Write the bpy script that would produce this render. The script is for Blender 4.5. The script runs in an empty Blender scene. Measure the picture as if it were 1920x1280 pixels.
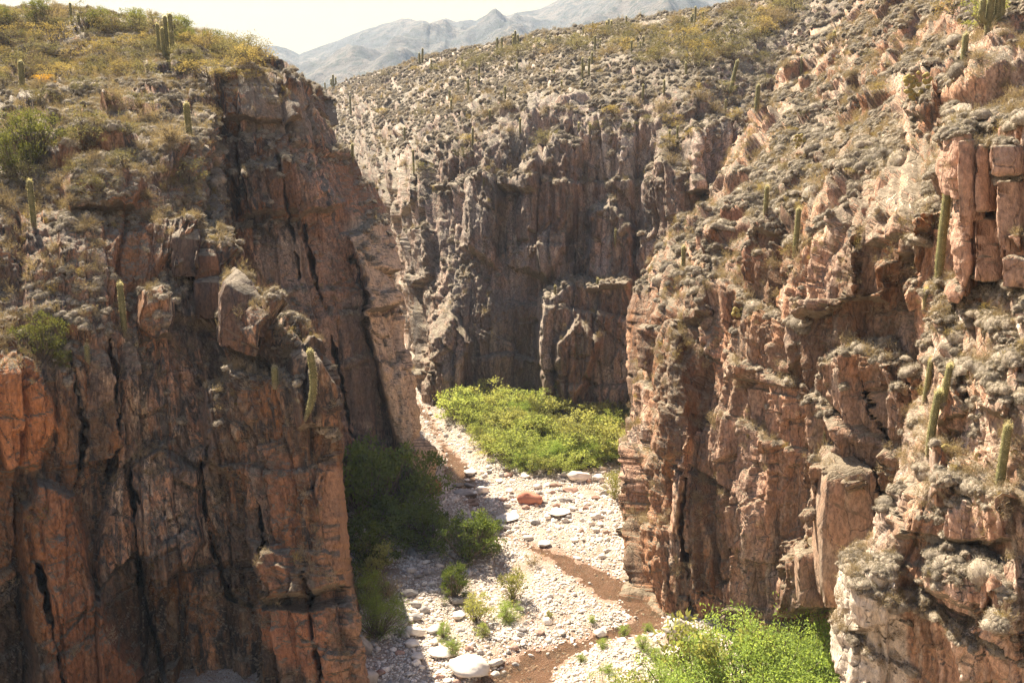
import bpy, math, random
import numpy as np
from mathutils import Vector, Matrix, Euler

# ------------------------------------------------------------------ camera, world, sun, exposure
sc = bpy.context.scene
CAM = np.array([0.0, 0.0, 35.0]); PITCH = math.radians(13.0); FPX = 1663.0
cam_d = bpy.data.cameras.new('camera'); cam = bpy.data.objects.new('camera', cam_d)
sc.collection.objects.link(cam); sc.camera = cam
cam.location = CAM; cam.rotation_euler = (math.radians(90) - PITCH, 0, 0)
cam_d.sensor_width = 36; cam_d.lens = 36 * FPX / 1920; cam_d.clip_start = 0.5; cam_d.clip_end = 12000

SUN_AZ = math.radians(-36)      # measured from +Y, negative is to the left
SUN_EL = math.radians(50)
sun_dir = np.array([math.sin(SUN_AZ) * math.cos(SUN_EL), math.cos(SUN_AZ) * math.cos(SUN_EL), math.sin(SUN_EL)])
sd = bpy.data.lights.new('sun', 'SUN'); so = bpy.data.objects.new('sun', sd); sc.collection.objects.link(so)
sd.energy = 5.0; sd.angle = math.radians(0.53); sd.color = (1.0, 0.90, 0.73)
so.rotation_euler = Vector(sun_dir).to_track_quat('Z', 'Y').to_euler()
so.location = (-60, 80, 120)

w = bpy.data.worlds.new('World'); sc.world = w; w.use_nodes = True
nt = w.node_tree; nt.nodes.clear()
N = nt.nodes.new; Lk = nt.links.new
sky = N('ShaderNodeTexSky'); sky.sky_type = 'NISHITA'; sky.sun_disc = False
sky.sun_elevation = SUN_EL; sky.sun_rotation = SUN_AZ; sky.dust_density = 3.0; sky.altitude = 1500
bg1 = N('ShaderNodeBackground'); bg1.inputs[1].default_value = 0.065
bg2 = N('ShaderNodeBackground'); bg2.inputs[0].default_value = (1.0, 0.81, 0.47, 1); bg2.inputs[1].default_value = 0.275
tc = N('ShaderNodeTexCoord'); sx = N('ShaderNodeSeparateXYZ'); mr = N('ShaderNodeMapRange')
mr.inputs[1].default_value = 0.18; mr.inputs[2].default_value = 0.5; mr.interpolation_type = 'SMOOTHSTEP'
mx = N('ShaderNodeMixShader'); wo = N('ShaderNodeOutputWorld')
Lk(tc.outputs['Generated'], sx.inputs[0]); Lk(sx.outputs[2], mr.inputs[0]); Lk(mr.outputs[0], mx.inputs[0])
Lk(sky.outputs[0], bg1.inputs[0]); Lk(bg2.outputs[0], mx.inputs[1]); Lk(bg1.outputs[0], mx.inputs[2]); Lk(mx.outputs[0], wo.inputs[0])

sc.view_settings.view_transform = 'Standard'; sc.view_settings.look = 'None'
sc.view_settings.exposure = 1.93; sc.view_settings.gamma = 1.0; sc.view_settings.use_curve_mapping = False
sc.render.engine = 'CYCLES'
sc.cycles.use_denoising = True; sc.cycles.denoising_prefilter = 'NONE'
sc.cycles.max_bounces = 6; sc.cycles.diffuse_bounces = 3; sc.cycles.transmission_bounces = 3
sc.cycles.volume_bounces = 0; sc.cycles.transparent_max_bounces = 4
sc.cycles.sample_clamp_indirect = 4.0

# ------------------------------------------------------------------ helpers
rng = np.random.default_rng(7); random.seed(7)
COL = sc.collection
SP, CP = math.sin(PITCH), math.cos(PITCH)

def raydir(px, py):
    x = (np.asarray(px, float) - 960) / FPX; u = (640 - np.asarray(py, float)) / FPX
    return np.stack([x, CP + u * SP, -SP + u * CP], -1)
def at(px, py, Y):
    d = raydir(px, py); return CAM + d * (np.asarray(Y, float) / d[..., 1])[..., None]
def atz(px, py, z=0.0):
    d = raydir(px, py); return CAM + d * ((z - CAM[2]) / d[..., 2])[..., None]
def topix(P):
    v = P - CAM; f = v[..., 1] * CP - v[..., 2] * SP; u = v[..., 1] * SP + v[..., 2] * CP
    return 960 + v[..., 0] / f * FPX, 640 - u / f * FPX

PERM = np.random.default_rng(3).permutation(256).astype(np.int64)
PERM = np.concatenate([PERM, PERM, PERM])
GR = np.random.default_rng(4).normal(size=(256, 3)); GR /= np.linalg.norm(GR, axis=1)[:, None]; GR = GR.astype(np.float32)
RV = np.random.default_rng(5).random((256, 4)).astype(np.float32)
def perlin(P):
    P = np.asarray(P, np.float32); i = np.floor(P).astype(np.int64); f = P - i; i &= 255
    u = f * f * f * (f * (f * 6 - 15) + 10); out = 0
    for dx in (0, 1):
        for dy in (0, 1):
            for dz in (0, 1):
                h = PERM[PERM[PERM[i[:, 0] + dx] + i[:, 1] + dy] + i[:, 2] + dz]
                g = GR[h]
                d = g[:, 0] * (f[:, 0] - dx) + g[:, 1] * (f[:, 1] - dy) + g[:, 2] * (f[:, 2] - dz)
                out = out + d * (u[:, 0] if dx else 1 - u[:, 0]) * (u[:, 1] if dy else 1 - u[:, 1]) * (u[:, 2] if dz else 1 - u[:, 2])
    return out * 1.5
def fbm(P, octv=4, gain=0.5, lac=2.03):
    a, s, out = 1.0, 1.0, 0
    for k in range(octv):
        out = out + a * perlin(P * s + 17.3 * k); a *= gain; s *= lac
    return out
def ridged(P, octv=3, gain=0.5):
    a, s, out = 1.0, 1.0, 0
    for k in range(octv):
        out = out + a * (1 - 2 * np.abs(perlin(P * s + 9.1 * k))); a *= gain; s *= 2.1
    return out
def voronoi(P):
    """F1, F2, random per cell, vector to the cell's centre"""
    P = np.asarray(P, np.float32); i = np.floor(P).astype(np.int64); n = len(P)
    F1 = np.full(n, 9, np.float32); F2 = np.full(n, 9, np.float32); rid = np.zeros(n, np.int64); V = np.zeros((n, 3), np.float32)
    for dx in (-1, 0, 1):
        for dy in (-1, 0, 1):
            for dz in (-1, 0, 1):
                c = i + (dx, dy, dz); cc = c & 255
                h = PERM[PERM[PERM[cc[:, 0]] + cc[:, 1]] + cc[:, 2]]
                v = P - (c + RV[h, :3]); d = (v * v).sum(1)
                m = d < F1
                F2 = np.where(m, F1, np.minimum(F2, d)); F1 = np.where(m, d, F1); rid = np.where(m, h, rid)
                V[m] = v[m]
    return np.sqrt(F1), np.sqrt(F2), rid, V
def sstep(a, b, x):
    t = np.clip((x - a) / (b - a), 0, 1); return t * t * (3 - 2 * t)

def polysd(px, py, poly):
    """signed distance in pixels, positive inside"""
    poly = np.array(poly, float); n = len(poly); d = np.full(px.shape, 1e9); inside = np.zeros(px.shape, bool)
    for k in range(n):
        a, b = poly[k], poly[(k + 1) % n]
        ex, ey = b - a; wx, wy = px - a[0], py - a[1]
        t = np.clip((wx * ex + wy * ey) / (ex * ex + ey * ey + 1e-9), 0, 1)
        d = np.minimum(d, np.hypot(wx - ex * t, wy - ey * t))
        c = ((a[1] > py) != (b[1] > py)) & (px < (b[0] - a[0]) * (py - a[1]) / (b[1] - a[1] + 1e-12) + a[0])
        inside ^= c
    return np.where(inside, d, -d)
def linesd(px, py, line):
    line = np.array(line, float); d = np.full(px.shape, 1e9)
    for a, b in zip(line[:-1], line[1:]):
        ex, ey = b - a; wx, wy = px - a[0], py - a[1]
        t = np.clip((wx * ex + wy * ey) / (ex * ex + ey * ey + 1e-9), 0, 1)
        d = np.minimum(d, np.hypot(wx - ex * t, wy - ey * t))
    return d

def tag(o, label=None, cat=None, group=None, kind=None):
    if label: o['label'] = label
    if cat: o['category'] = cat
    if group: o['group'] = group
    if kind: o['kind'] = kind
    return o
def mesh_np(name, V, F, mat=None, smooth=False):
    me = bpy.data.meshes.new(name); V = np.asarray(V, np.float32); F = np.asarray(F, np.int32)
    me.vertices.add(len(V)); me.vertices.foreach_set('co', V.ravel())
    k = F.shape[1]; me.loops.add(F.size); me.loops.foreach_set('vertex_index', F.ravel())
    me.polygons.add(len(F)); me.polygons.foreach_set('loop_start', np.arange(0, F.size, k, dtype=np.int32))
    if smooth: me.polygons.foreach_set('use_smooth', np.ones(len(F), bool))
    if mat: me.materials.append(mat)
    me.update(calc_edges=True)
    return me
def obj(name, me, parent=None, link=True):
    o = bpy.data.objects.new(name, me)
    if link: COL.objects.link(o)
    if parent: o.parent = parent
    return o
def fattr(me, name, vals, typ='FLOAT'):
    a = me.attributes.new(name, typ, 'POINT')
    a.data.foreach_set('vector' if typ == 'FLOAT_VECTOR' else ('color' if typ == 'FLOAT_COLOR' else 'value'), np.asarray(vals).ravel())

# ------------------------------------------------------------------ materials
class NB:
    def __init__(s, name):
        s.m = bpy.data.materials.new(name); s.m.use_nodes = True; s.t = s.m.node_tree; s.t.nodes.clear()
        s.out = s.n('ShaderNodeOutputMaterial')
    def n(s, typ, **kw):
        x = s.t.nodes.new(typ)
        for k, v in kw.items(): setattr(x, k, v)
        return x
    def set(s, node, key, v):
        if v is None: return
        i = node.inputs[key]
        if hasattr(v, 'is_output') or isinstance(v, bpy.types.NodeSocket): s.t.links.new(v, i)
        else: i.default_value = v
    def coord(s, scale=(1, 1, 1), which='Object', rot=(0, 0, 0)):
        c = s.n('ShaderNodeTexCoord'); m = s.n('ShaderNodeMapping'); m.inputs['Scale'].default_value = scale; m.inputs['Rotation'].default_value = rot
        s.t.links.new(c.outputs[which], m.inputs[0]); return m.outputs[0]
    def noise(s, vec, scale, detail=4, rough=0.55, dist=0.0):
        x = s.n('ShaderNodeTexNoise'); s.set(x, 'Vector', vec); x.inputs['Scale'].default_value = scale
        x.inputs['Detail'].default_value = detail; x.inputs['Roughness'].default_value = rough; x.inputs['Distortion'].default_value = dist
        return x.outputs['Fac']
    def voro(s, vec, scale, feat='DISTANCE_TO_EDGE', rnd=1.0):
        x = s.n('ShaderNodeTexVoronoi', feature=feat); s.set(x, 'Vector', vec); x.inputs['Scale'].default_value = scale; x.inputs['Randomness'].default_value = rnd
        return x.outputs['Distance' if feat == 'DISTANCE_TO_EDGE' else 'Color']
    def ramp(s, fac, a, b, ca=0.0, cb=1.0):
        x = s.n('ShaderNodeMapRange', interpolation_type='SMOOTHSTEP'); s.set(x, 0, fac)
        for k, v in zip((1, 2, 3, 4), (a, b, ca, cb)): x.inputs[k].default_value = v
        return x.outputs[0]
    def math(s, op, a, b=None):
        x = s.n('ShaderNodeMath', operation=op); s.set(x, 0, a); s.set(x, 1, b); return x.outputs[0]
    def mix(s, f, a, b, blend='MIX'):
        x = s.n('ShaderNodeMix', data_type='RGBA', blend_type=blend); s.set(x, 0, f)
        s.set(x, 6, a if not isinstance(a, tuple) else (*a, 1)); s.set(x, 7, b if not isinstance(b, tuple) else (*b, 1)); return x.outputs[2]
    def bump(s, h, strength, dist, nrm=None):
        x = s.n('ShaderNodeBump'); x.inputs['Strength'].default_value = strength; x.inputs['Distance'].default_value = dist
        s.set(x, 'Height', h); s.set(x, 'Normal', nrm); return x.outputs[0]
    def attr(s, name, out='Fac'):
        x = s.n('ShaderNodeAttribute'); x.attribute_name = name; return x.outputs[out]
    def principled(s, col, rough=0.9, nrm=None, spec=0.25):
        p = s.n('ShaderNodeBsdfPrincipled'); s.set(p, 'Base Color', col if not isinstance(col, tuple) else (*col, 1)); s.set(p, 'Roughness', rough)
        p.inputs['Specular IOR Level'].default_value = spec; s.set(p, 'Normal', nrm)
        s.t.links.new(p.outputs[0], s.out.inputs[0]); return p

def rock_mat(name, base, warm, varnish, pale, soil, warm_amt=0.5, varn_amt=0.5, tilt=0.0, soil_on=True):
    b = NB(name)
    v = b.coord((1, 1, 1), rot=(0, tilt, 0)); vs = b.coord((1, 1, 0.16), rot=(0, tilt, 0)); vs2 = b.coord((1, 1, 0.24), rot=(0, tilt, 0))
    n1 = b.noise(vs, 0.35, 6, 0.62, 0.6); n2 = b.noise(vs2, 0.9, 8, 0.68); n3 = b.noise(v, 2.6, 6, 0.7); n4 = b.noise(vs, 1.6, 6, 0.7, 0.3)
    c = b.mix(b.ramp(n1, 0.5 - 0.14 * warm_amt * 2 + .05, 0.58, 0, 1), base, warm)
    c = b.mix(b.ramp(n2, 0.50, 0.66), c, pale)
    c = b.mix(b.ramp(n4, 0.66 - 0.25 * varn_amt, 0.76 - 0.22 * varn_amt), c, varnish)
    cell = b.voro(vs2, 0.55, 'F1'); sep = b.n('ShaderNodeSeparateColor'); b.set(sep, 0, cell)
    br = b.math('MULTIPLY_ADD', sep.outputs[0], 0.55); br.node.inputs[2].default_value = 0.72
    hsv = b.n('ShaderNodeHueSaturation'); b.set(hsv, 'Color', c); b.set(hsv, 'Value', br); c = hsv.outputs[0]
    c = b.mix(b.ramp(n3, 0.52, 0.75, 0, 0.55), c, (varnish[0] * 1.3, varnish[1] * 1.3, varnish[2] * 1.3))
    sv = b.attr('slab'); sw = b.attr('slabw')
    c = b.mix(b.ramp(sw, 0.18, 0.42, 0, 0.65), c, warm); c = b.mix(b.ramp(sw, -0.22, -0.42, 0, 0.7), c, (base[0] * .62, base[1] * .66, base[2] * .72)); 
    hs3 = b.n('ShaderNodeHueSaturation'); b.set(hs3, 'Color', c); b.set(hs3, 'Value', b.ramp(sv, -0.6, 0.6, 0.55, 1.5)); b.set(hs3, 'Saturation', b.ramp(sv, -0.6, 0.6, 1.1, 0.85)); c = hs3.outputs[0]
    n5 = b.noise(b.coord((1, 1, 0.5)), 5.5, 6, 0.75)
    hs2 = b.n('ShaderNodeHueSaturation'); b.set(hs2, 'Color', c); b.set(hs2, 'Value', b.ramp(n5, 0.36, 0.64, 0.62, 1.35)); c = hs2.outputs[0]
    t = b.attr('tint_amt'); tcol = b.attr('tint', 'Color')
    tn = b.math('MULTIPLY', t, b.ramp(n2, 0.30, 0.48, 0.35, 1.0))
    tc_ = b.n('ShaderNodeHueSaturation'); b.set(tc_, 'Color', tcol); b.set(tc_, 'Value', b.ramp(n5, 0.34, 0.66, 0.68, 1.25)); c = b.mix(tn, c, tc_.outputs[0])
    # cracks
    nz = b.n('ShaderNodeTexNoise'); b.set(nz, 'Vector', v); nz.inputs['Scale'].default_value = 0.6; nz.inputs['Detail'].default_value = 5
    va = b.n('ShaderNodeVectorMath', operation='ADD'); b.set(va, 0, vs2); b.set(va, 1, nz.outputs['Color'])
    e1 = b.ramp(b.voro(va.outputs[0], 0.75), 0.0, 0.035)
    e2 = b.ramp(b.voro(vs2, 2.1), 0.0, 0.06)
    c = b.mix(b.math('MULTIPLY', b.ramp(e1, 0, 1, 0.6, 0), b.ramp(n3, 0.42, 0.6)), c, (0.035, 0.026, 0.02))
    if soil_on:
        g = b.n('ShaderNodeNewGeometry'); sz = b.n('ShaderNodeSeparateXYZ'); b.set(sz, 0, g.outputs['True Normal'])
        up = b.math('ADD', b.math('ABSOLUTE', sz.outputs[2]), b.math('MULTIPLY', b.noise(v, 1.3, 5, 0.7), 0.45))
        sc_ = b.mix(b.ramp(n3, 0.35, 0.62), soil, (soil[0] * 0.62, soil[1] * 0.58, soil[2] * 0.52))
        c = b.mix(b.ramp(up, 0.70, 0.98), c, sc_)
    fine = b.noise(v, 7.0, 8, 0.75)
    h = b.math('ADD', b.math('MULTIPLY', e1, 0.25), b.math('MULTIPLY', e2, 0.08))
    h = b.math('ADD', h, b.math('MULTIPLY', n2, 1.0)); h = b.math('ADD', h, b.math('MULTIPLY', fine, 0.45)); h = b.math('ADD', h, b.math('MULTIPLY', n4, 0.7))
    b.principled(c, 0.82, b.bump(h, 0.9, 0.28), 0.3)
    return b.m

M = {}
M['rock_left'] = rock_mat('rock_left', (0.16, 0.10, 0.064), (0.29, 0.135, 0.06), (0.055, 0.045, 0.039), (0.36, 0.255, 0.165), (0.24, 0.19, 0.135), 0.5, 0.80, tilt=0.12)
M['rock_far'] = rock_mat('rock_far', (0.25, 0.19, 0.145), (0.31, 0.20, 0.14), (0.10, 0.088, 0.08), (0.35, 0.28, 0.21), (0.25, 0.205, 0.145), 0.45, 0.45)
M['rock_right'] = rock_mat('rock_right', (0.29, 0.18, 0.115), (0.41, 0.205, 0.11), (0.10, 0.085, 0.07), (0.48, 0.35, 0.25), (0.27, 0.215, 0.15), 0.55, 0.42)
M['rock_near'] = rock_mat('rock_near', (0.38, 0.25, 0.17), (0.46, 0.26, 0.155), (0.15, 0.12, 0.095), (0.57, 0.45, 0.34), (0.32, 0.26, 0.19), 0.5, 0.38)

def simple(name, c1, c2, scale=3.0, rough=0.9, bump=0.3, bdist=0.05, rand=0.3, spec=0.25, zsq=1.0):
    b = NB(name); v = b.coord((1, 1, zsq)); n = b.noise(v, scale, 6, 0.65)
    c = b.mix(b.ramp(n, 0.35, 0.65), c1, c2)
    oi = b.n('ShaderNodeObjectInfo'); hsv = b.n('ShaderNodeHueSaturation'); b.set(hsv, 'Color', c)
    b.set(hsv, 'Value', b.ramp(oi.outputs['Random'], 0, 1, 1 - rand, 1 + rand)); b.principled(hsv.outputs[0], rough, b.bump(n, bump, bdist), spec); return b.m
def leaf(name, c1, c2, trans=0.5, rand=0.25, scale=1.2, tcol=None):
    b = NB(name); v = b.coord(); n = b.noise(v, scale, 4, 0.7)
    g = b.n('ShaderNodeNewGeometry'); oi = b.n('ShaderNodeObjectInfo')
    f = b.math('ADD', b.math('MULTIPLY', b.ramp(n, 0.3, 0.7), 0.6), b.math('MULTIPLY', g.outputs['Random Per Island'], 0.4))
    c = b.mix(f, c1, c2)
    hsv = b.n('ShaderNodeHueSaturation'); b.set(hsv, 'Color', c); b.set(hsv, 'Value', b.ramp(oi.outputs['Random'], 0, 1, 1 - rand, 1 + rand)); c = hsv.outputs[0]
    d = b.n('ShaderNodeBsdfDiffuse'); t = b.n('ShaderNodeBsdfTranslucent'); b.set(d, 'Color', c)
    tc2 = b.mix(1.0, c, (tcol or (1.3, 1.25, 0.7)), 'MULTIPLY'); b.set(t, 'Color', tc2)
    m = b.n('ShaderNodeMixShader'); m.inputs[0].default_value = trans
    b.t.links.new(d.outputs[0], m.inputs[1]); b.t.links.new(t.outputs[0], m.inputs[2]); b.t.links.new(m.outputs[0], b.out.inputs[0]); return b.m

M['mat_leaf'] = leaf('mat_leaf', (0.21, 0.18, 0.13), (0.46, 0.40, 0.31), 0.25, 0.22, tcol=(1, 1, 0.9))
M['mat_core'] = simple('mat_core', (0.15, 0.12, 0.085), (0.27, 0.22, 0.165), 5)
M['green'] = leaf('green_leaf', (0.18, 0.22, 0.07), (0.39, 0.42, 0.16), 0.55, 0.2)
M['fresh'] = leaf('fresh_leaf', (0.18, 0.26, 0.07), (0.36, 0.44, 0.14), 0.55, 0.15)
M['yellowgreen'] = leaf('yellowgreen_leaf', (0.21, 0.22, 0.08), (0.39, 0.38, 0.16), 0.5, 0.2)
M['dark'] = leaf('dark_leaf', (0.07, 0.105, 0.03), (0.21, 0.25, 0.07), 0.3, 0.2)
M['midgreen'] = leaf('midgreen_leaf', (0.11, 0.12, 0.04), (0.22, 0.22, 0.08), 0.4, 0.2)
M['olive'] = leaf('olive_leaf', (0.13, 0.12, 0.065), (0.24, 0.205, 0.12), 0.4, 0.2)
M['ochre'] = leaf('ochre_leaf', (0.20, 0.155, 0.075), (0.35, 0.265, 0.12), 0.45, 0.2)
M['orange'] = leaf('orange_leaf', (0.55, 0.27, 0.03), (0.70, 0.42, 0.05), 0.45, 0.1)
M['dry'] = leaf('dry_twig', (0.22, 0.165, 0.11), (0.38, 0.30, 0.20), 0.25, 0.2)
M['wood'] = simple('wood', (0.10, 0.075, 0.055), (0.20, 0.155, 0.11), 8)
M['cactus_'] = simple('cactus_skin', (0.085, 0.095, 0.035), (0.17, 0.165, 0.075), 2.5, 0.7, 0.2, 0.02, 0.15)
b = NB('cactus_skin_ribbed'); v = b.coord(); n = b.noise(v, 2.5, 6, 0.7); sz = b.n('ShaderNodeSeparateXYZ'); b.set(sz, 0, v)
c = b.mix(b.ramp(n, 0.35, 0.65), (0.10, 0.095, 0.038), (0.19, 0.17, 0.075)); c = b.mix(b.ramp(b.math('ADD', sz.outputs[2], b.math('MULTIPLY', n, 1.2)), 1.3, 0.5), c, (0.19, 0.145, 0.09))
c = b.mix(b.ramp(b.noise(v, 9, 5, 0.7), 0.60, 0.70), c, (0.20, 0.15, 0.09)); b.principled(c, 0.7, b.bump(n, 0.3, 0.03), 0.25); M['cactus'] = b.m
M['spine'] = leaf('cactus_spine', (0.60, 0.52, 0.34), (0.82, 0.74, 0.52), 0.5, 0.1)
M['knob'] = simple('knob_cactus', (0.22, 0.17, 0.05), (0.36, 0.28, 0.09), 14, 0.8, 0.4, 0.03, 0.2)
M['boulder'] = simple('boulder_pale', (0.54, 0.46, 0.39), (0.76, 0.68, 0.59), 1.6, 0.85, 0.5, 0.06, 0.22)
M['boulder_red'] = simple('boulder_red', (0.32, 0.18, 0.13), (0.46, 0.31, 0.24), 1.6, 0.85, 0.6, 0.08, 0.1)
M['boulder_grey'] = simple('boulder_grey', (0.22, 0.20, 0.185), (0.36, 0.32, 0.29), 1.6, 0.8, 0.5, 0.06, 0.2)
M['boulder_rust'] = simple('boulder_rust', (0.33, 0.12, 0.075), (0.46, 0.20, 0.13), 1.6, 0.85, 0.6, 0.08, 0.1)
M['pebble'] = simple('pebble', (0.46, 0.385, 0.32), (0.78, 0.70, 0.61), 1.1, 0.85, 0.3, 0.03, 0.35)

# ------------------------------------------------------------------ cliff sheets
def catmull(A, t):
    """A: (n, ...) samples, t in [0, n-1]"""
    n = len(A); i = np.clip(np.floor(t).astype(int), 0, n - 2); f = (t - i).reshape((-1,) + (1,) * (A.ndim - 1))
    p0, p1, p2, p3 = A[np.clip(i - 1, 0, n - 1)], A[i], A[i + 1], A[np.clip(i + 2, 0, n - 1)]
    m1, m2 = (p2 - p0) * 0.4, (p3 - p1) * 0.4
    return (2 * f**3 - 3 * f**2 + 1) * p1 + (f**3 - 2 * f**2 + f) * m1 + (-2 * f**3 + 3 * f**2) * p2 + (f**3 - f**2) * m2

def grid_faces(nr, nc):
    a = (np.arange(nr - 1)[:, None] * nc + np.arange(nc - 1)[None]).ravel()
    return np.stack([a, a + nc, a + nc + 1, a + 1], 1)
def grid_normals(P):
    gu = np.gradient(P, axis=1); gv = np.gradient(P, axis=0)
    n = np.cross(gv, gu); n /= np.linalg.norm(n, axis=-1, keepdims=True) + 1e-9
    return n
def blur(A, k):
    for _ in range(k):
        A = np.concatenate([A[:1], A, A[-1:]], 0); A = (A[:-2] + 2 * A[1:-1] + A[2:]) / 4
        A = np.concatenate([A[:, :1], A, A[:, -1:]], 1); A = (A[:, :-2] + 2 * A[:, 1:-1] + A[:, 2:]) / 4
    return A

SHEETS = {}
def sheet(name, rows, mat, step=2.3, feats=(), paints=(), rib=1.0, cell=1.0, fine=1.0, ledge=(5.0, 1.2), scale=1.0, zsq=0.22, lean=0.0, lump=0.25, seed=0.0, vz=0.26, crag=1.0, slab=1.0, wmul=1.0):
    """rows: list of rows (top to bottom) of control points (px, py, Y)"""
    A = np.array(rows, float)                                   # r, c, 3
    def counts(B):                                               # distance along axis 0
        d = np.abs(np.diff(B[..., :2], axis=0)); d = np.hypot(d[..., 0], d[..., 1]); return np.maximum(2, np.ceil(np.median(d, axis=1) / step)).astype(int)
    cr = counts(A); tr = np.concatenate([k + np.arange(c) / c for k, c in enumerate(cr)] + [[len(A) - 1]])
    B = catmull(A, tr)                                           # R, c, 3
    Bt = B.transpose(1, 0, 2); cc = counts(Bt); tcx = np.concatenate([k + np.arange(c) / c for k, c in enumerate(cc)] + [[len(Bt) - 1]])
    B = catmull(Bt, tcx).transpose(1, 0, 2)
    px, py, Y = B[..., 0], B[..., 1], B[..., 2].copy()
    # irregular outlines for the features
    wob = perlin(np.stack([px.ravel() / 38, py.ravel() / 70, np.full(px.size, seed)], 1)).reshape(px.shape) * 14
    wob2 = perlin(np.stack([px.ravel() / 11, py.ravel() / 19, np.full(px.size, seed + 5)], 1)).reshape(px.shape) * 5
    for f in feats:
        if f[0] == 'poly':
            s = polysd(px + wob * .6 + wob2, py + wob * .6, f[1]); Y -= f[2] * sstep(-f[3], f[3], s)
        elif f[0] == 'flat':                                      # clean edged block
            s = polysd(px + wob2 * .4, py + wob2 * .4, f[1]); Y -= f[2] * sstep(-f[3], f[3], s)
        elif f[0] == 'crack':
            s = linesd(px + wob2 * 1.1 + wob * .25, py, f[1]); ww = f[3] * np.clip(0.45 + 0.9 * perlin(np.stack([py.ravel() / 45, px.ravel() / 60, np.full(px.size, seed + 9)], 1)).reshape(px.shape), 0.08, 1.1)
            Y += f[2] * (1 - sstep(ww * .3, ww * 1.1, s)) * np.clip(ww / f[3] * 1.6, 0, 1)
    n0 = grid_normals(blur(at(px, py, B[..., 2]), 12))
    P = at(px, py, Y)
    tocam = CAM - P
    if (n0 * tocam).sum(-1).mean() < 0: n0 = -n0
    R, C_ = P.shape[:2]; p = P.reshape(-1, 3).astype(np.float32); n = n0.reshape(-1, 3)
    steep = 1 - sstep(0.45, 0.8, n[:, 2])
    q = p.copy(); q[:, 0] += lean * p[:, 2]; q += seed * 3.7
    qs = q * (1, 1, zsq)
    e1_ = np.linalg.norm(np.gradient(P, axis=0), axis=-1); e2_ = np.linalg.norm(np.gradient(P, axis=1), axis=-1)
    stretch = np.maximum(e1_, e2_); stretch = np.maximum(stretch, blur(stretch, 2)).ravel()
    warp = np.stack([perlin(q * 0.13 / scale), perlin(q * 0.13 / scale + 40), perlin(q * 0.13 / scale + 80)], 1)
    D = rib * scale * (0.75 * ridged(qs * (0.085 / scale) + warp * 0.25, 3) + 0.25 * perlin(qs * 0.3 / scale))
    # vertical joints: slabs of unequal width, each broken at its own heights, faces slightly turned
    sarc = np.concatenate([[0], np.cumsum(np.median(e2_, axis=0)[1:])]); S_ = np.broadcast_to(sarc[None], (R, C_)).ravel().astype(np.float32)
    zq = q[:, 2]; hs = lambda a, b_, k: RV[PERM[(PERM[(a.astype(np.int64) & 255)] + b_.astype(np.int64) * 7 + k) & 255], k & 3]
    zz0 = np.zeros_like(zq); slabv = np.zeros_like(zq); slabw = np.zeros_like(zq)
    for lv, (w_, h_, amp, turn, gap) in enumerate(((7.0, 15.0, 1.5, 0.30, 0.7), (2.7, 8.0, 0.85, 0.42, 0.38), (1.1, 4.2, 0.36, 0.45, 0.16), (0.45, 2.2, 0.13, 0.4, 0.06))):
        w_ *= scale * wmul; h_ *= scale
        ss = (S_ + lean * 0 * zq + w_ * 0.38 * perlin(np.stack([S_ / (w_ * 1.7), zq / (w_ * 3.2), zz0 + lv * 9 + seed], 1)) + w_ * 0.08 * perlin(np.stack([S_ / (w_ * .4), zq / (w_ * .6), zz0 + lv * 5], 1))) / w_
        i0 = np.floor(ss); best = np.full(len(ss), 9.0); sec = np.full(len(ss), 9.0); idc = np.zeros(len(ss)); cen = np.zeros(len(ss))
        for dk in (-1, 0, 1, 2):
            cc_ = i0 + dk; jit = cc_ + (hs(cc_, zz0, 11 + lv) - 0.5) * 0.8; d_ = np.abs(ss - jit)
            m_ = d_ < best; sec = np.where(m_, best, np.minimum(sec, d_)); cen = np.where(m_, jit, cen); idc = np.where(m_, cc_, idc); best = np.where(m_, d_, best)
        zb = zq / h_ + hs(idc, zz0, 21 + lv) * 3 + (ss - cen) * (hs(idc, zz0, 31 + lv) - 0.5) * 0.5; ib = np.floor(zb); fz = zb - ib
        r1, r2, r3 = hs(idc, ib, 1 + lv), hs(idc, ib, 2 + lv), hs(idc, ib, 7 + lv)
        edge = (sec - best) * w_
        aa = np.clip(w_ / (stretch * 3.0) - 0.3, 0, 1)
        D = D + slab * scale * aa * (amp * (r1 - 0.5) * 1.3 + turn * w_ / scale * (ss - cen) * (r2 - 0.5) * 2 + (fz - 0.5) * amp * (0.15 - 0.55 * r3) - gap * (1 - sstep(0, 0.10 * w_, edge)) - 0.5 * gap * (fz > 0.965))
        if lv in (0, 1, 2): slabv += (r3 - 0.5) * (0.4, 0.7, 0.45)[lv]; slabw += (r2 - 0.5) * (0.7, 0.6, 0.3)[lv]
    for s_, amp, gap in ((3.4, 0.95, 0.22), (1.25, 0.42, 0.12), (0.5, 0.14, 0.05)):
        s_ = s_ * scale
        if s_ > 1.0 * scale or fine > 0.5:
            f1, f2, rid, V = voronoi((q * (1, 1, vz if s_ > 0.6 * scale else 0.45) + warp * 0.7) / s_)
            rr = RV[rid]
            ch = rr[:, 0] - 0.5 + (V * (rr[:, 1:4] - 0.5)).sum(1) * 1.9
            crk = 1 - sstep(0.0, 0.06, f2 - f1)
            D = D + cell * 0.42 * scale * (amp * ch - gap * crk) * np.clip(s_ / (stretch * 3.0) - 0.2, 0, 1)
    cr = sstep(0.02, 0.16, perlin(q * (0.11 / scale) + 55) + 0.5 * perlin(q * (0.33 / scale) + 5)) * crag
    D = D * (0.22 + 0.78 * np.maximum(steep, cr * 0.42)) + (1 - steep) * cr * 0.8 * scale
    h, k = ledge
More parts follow.
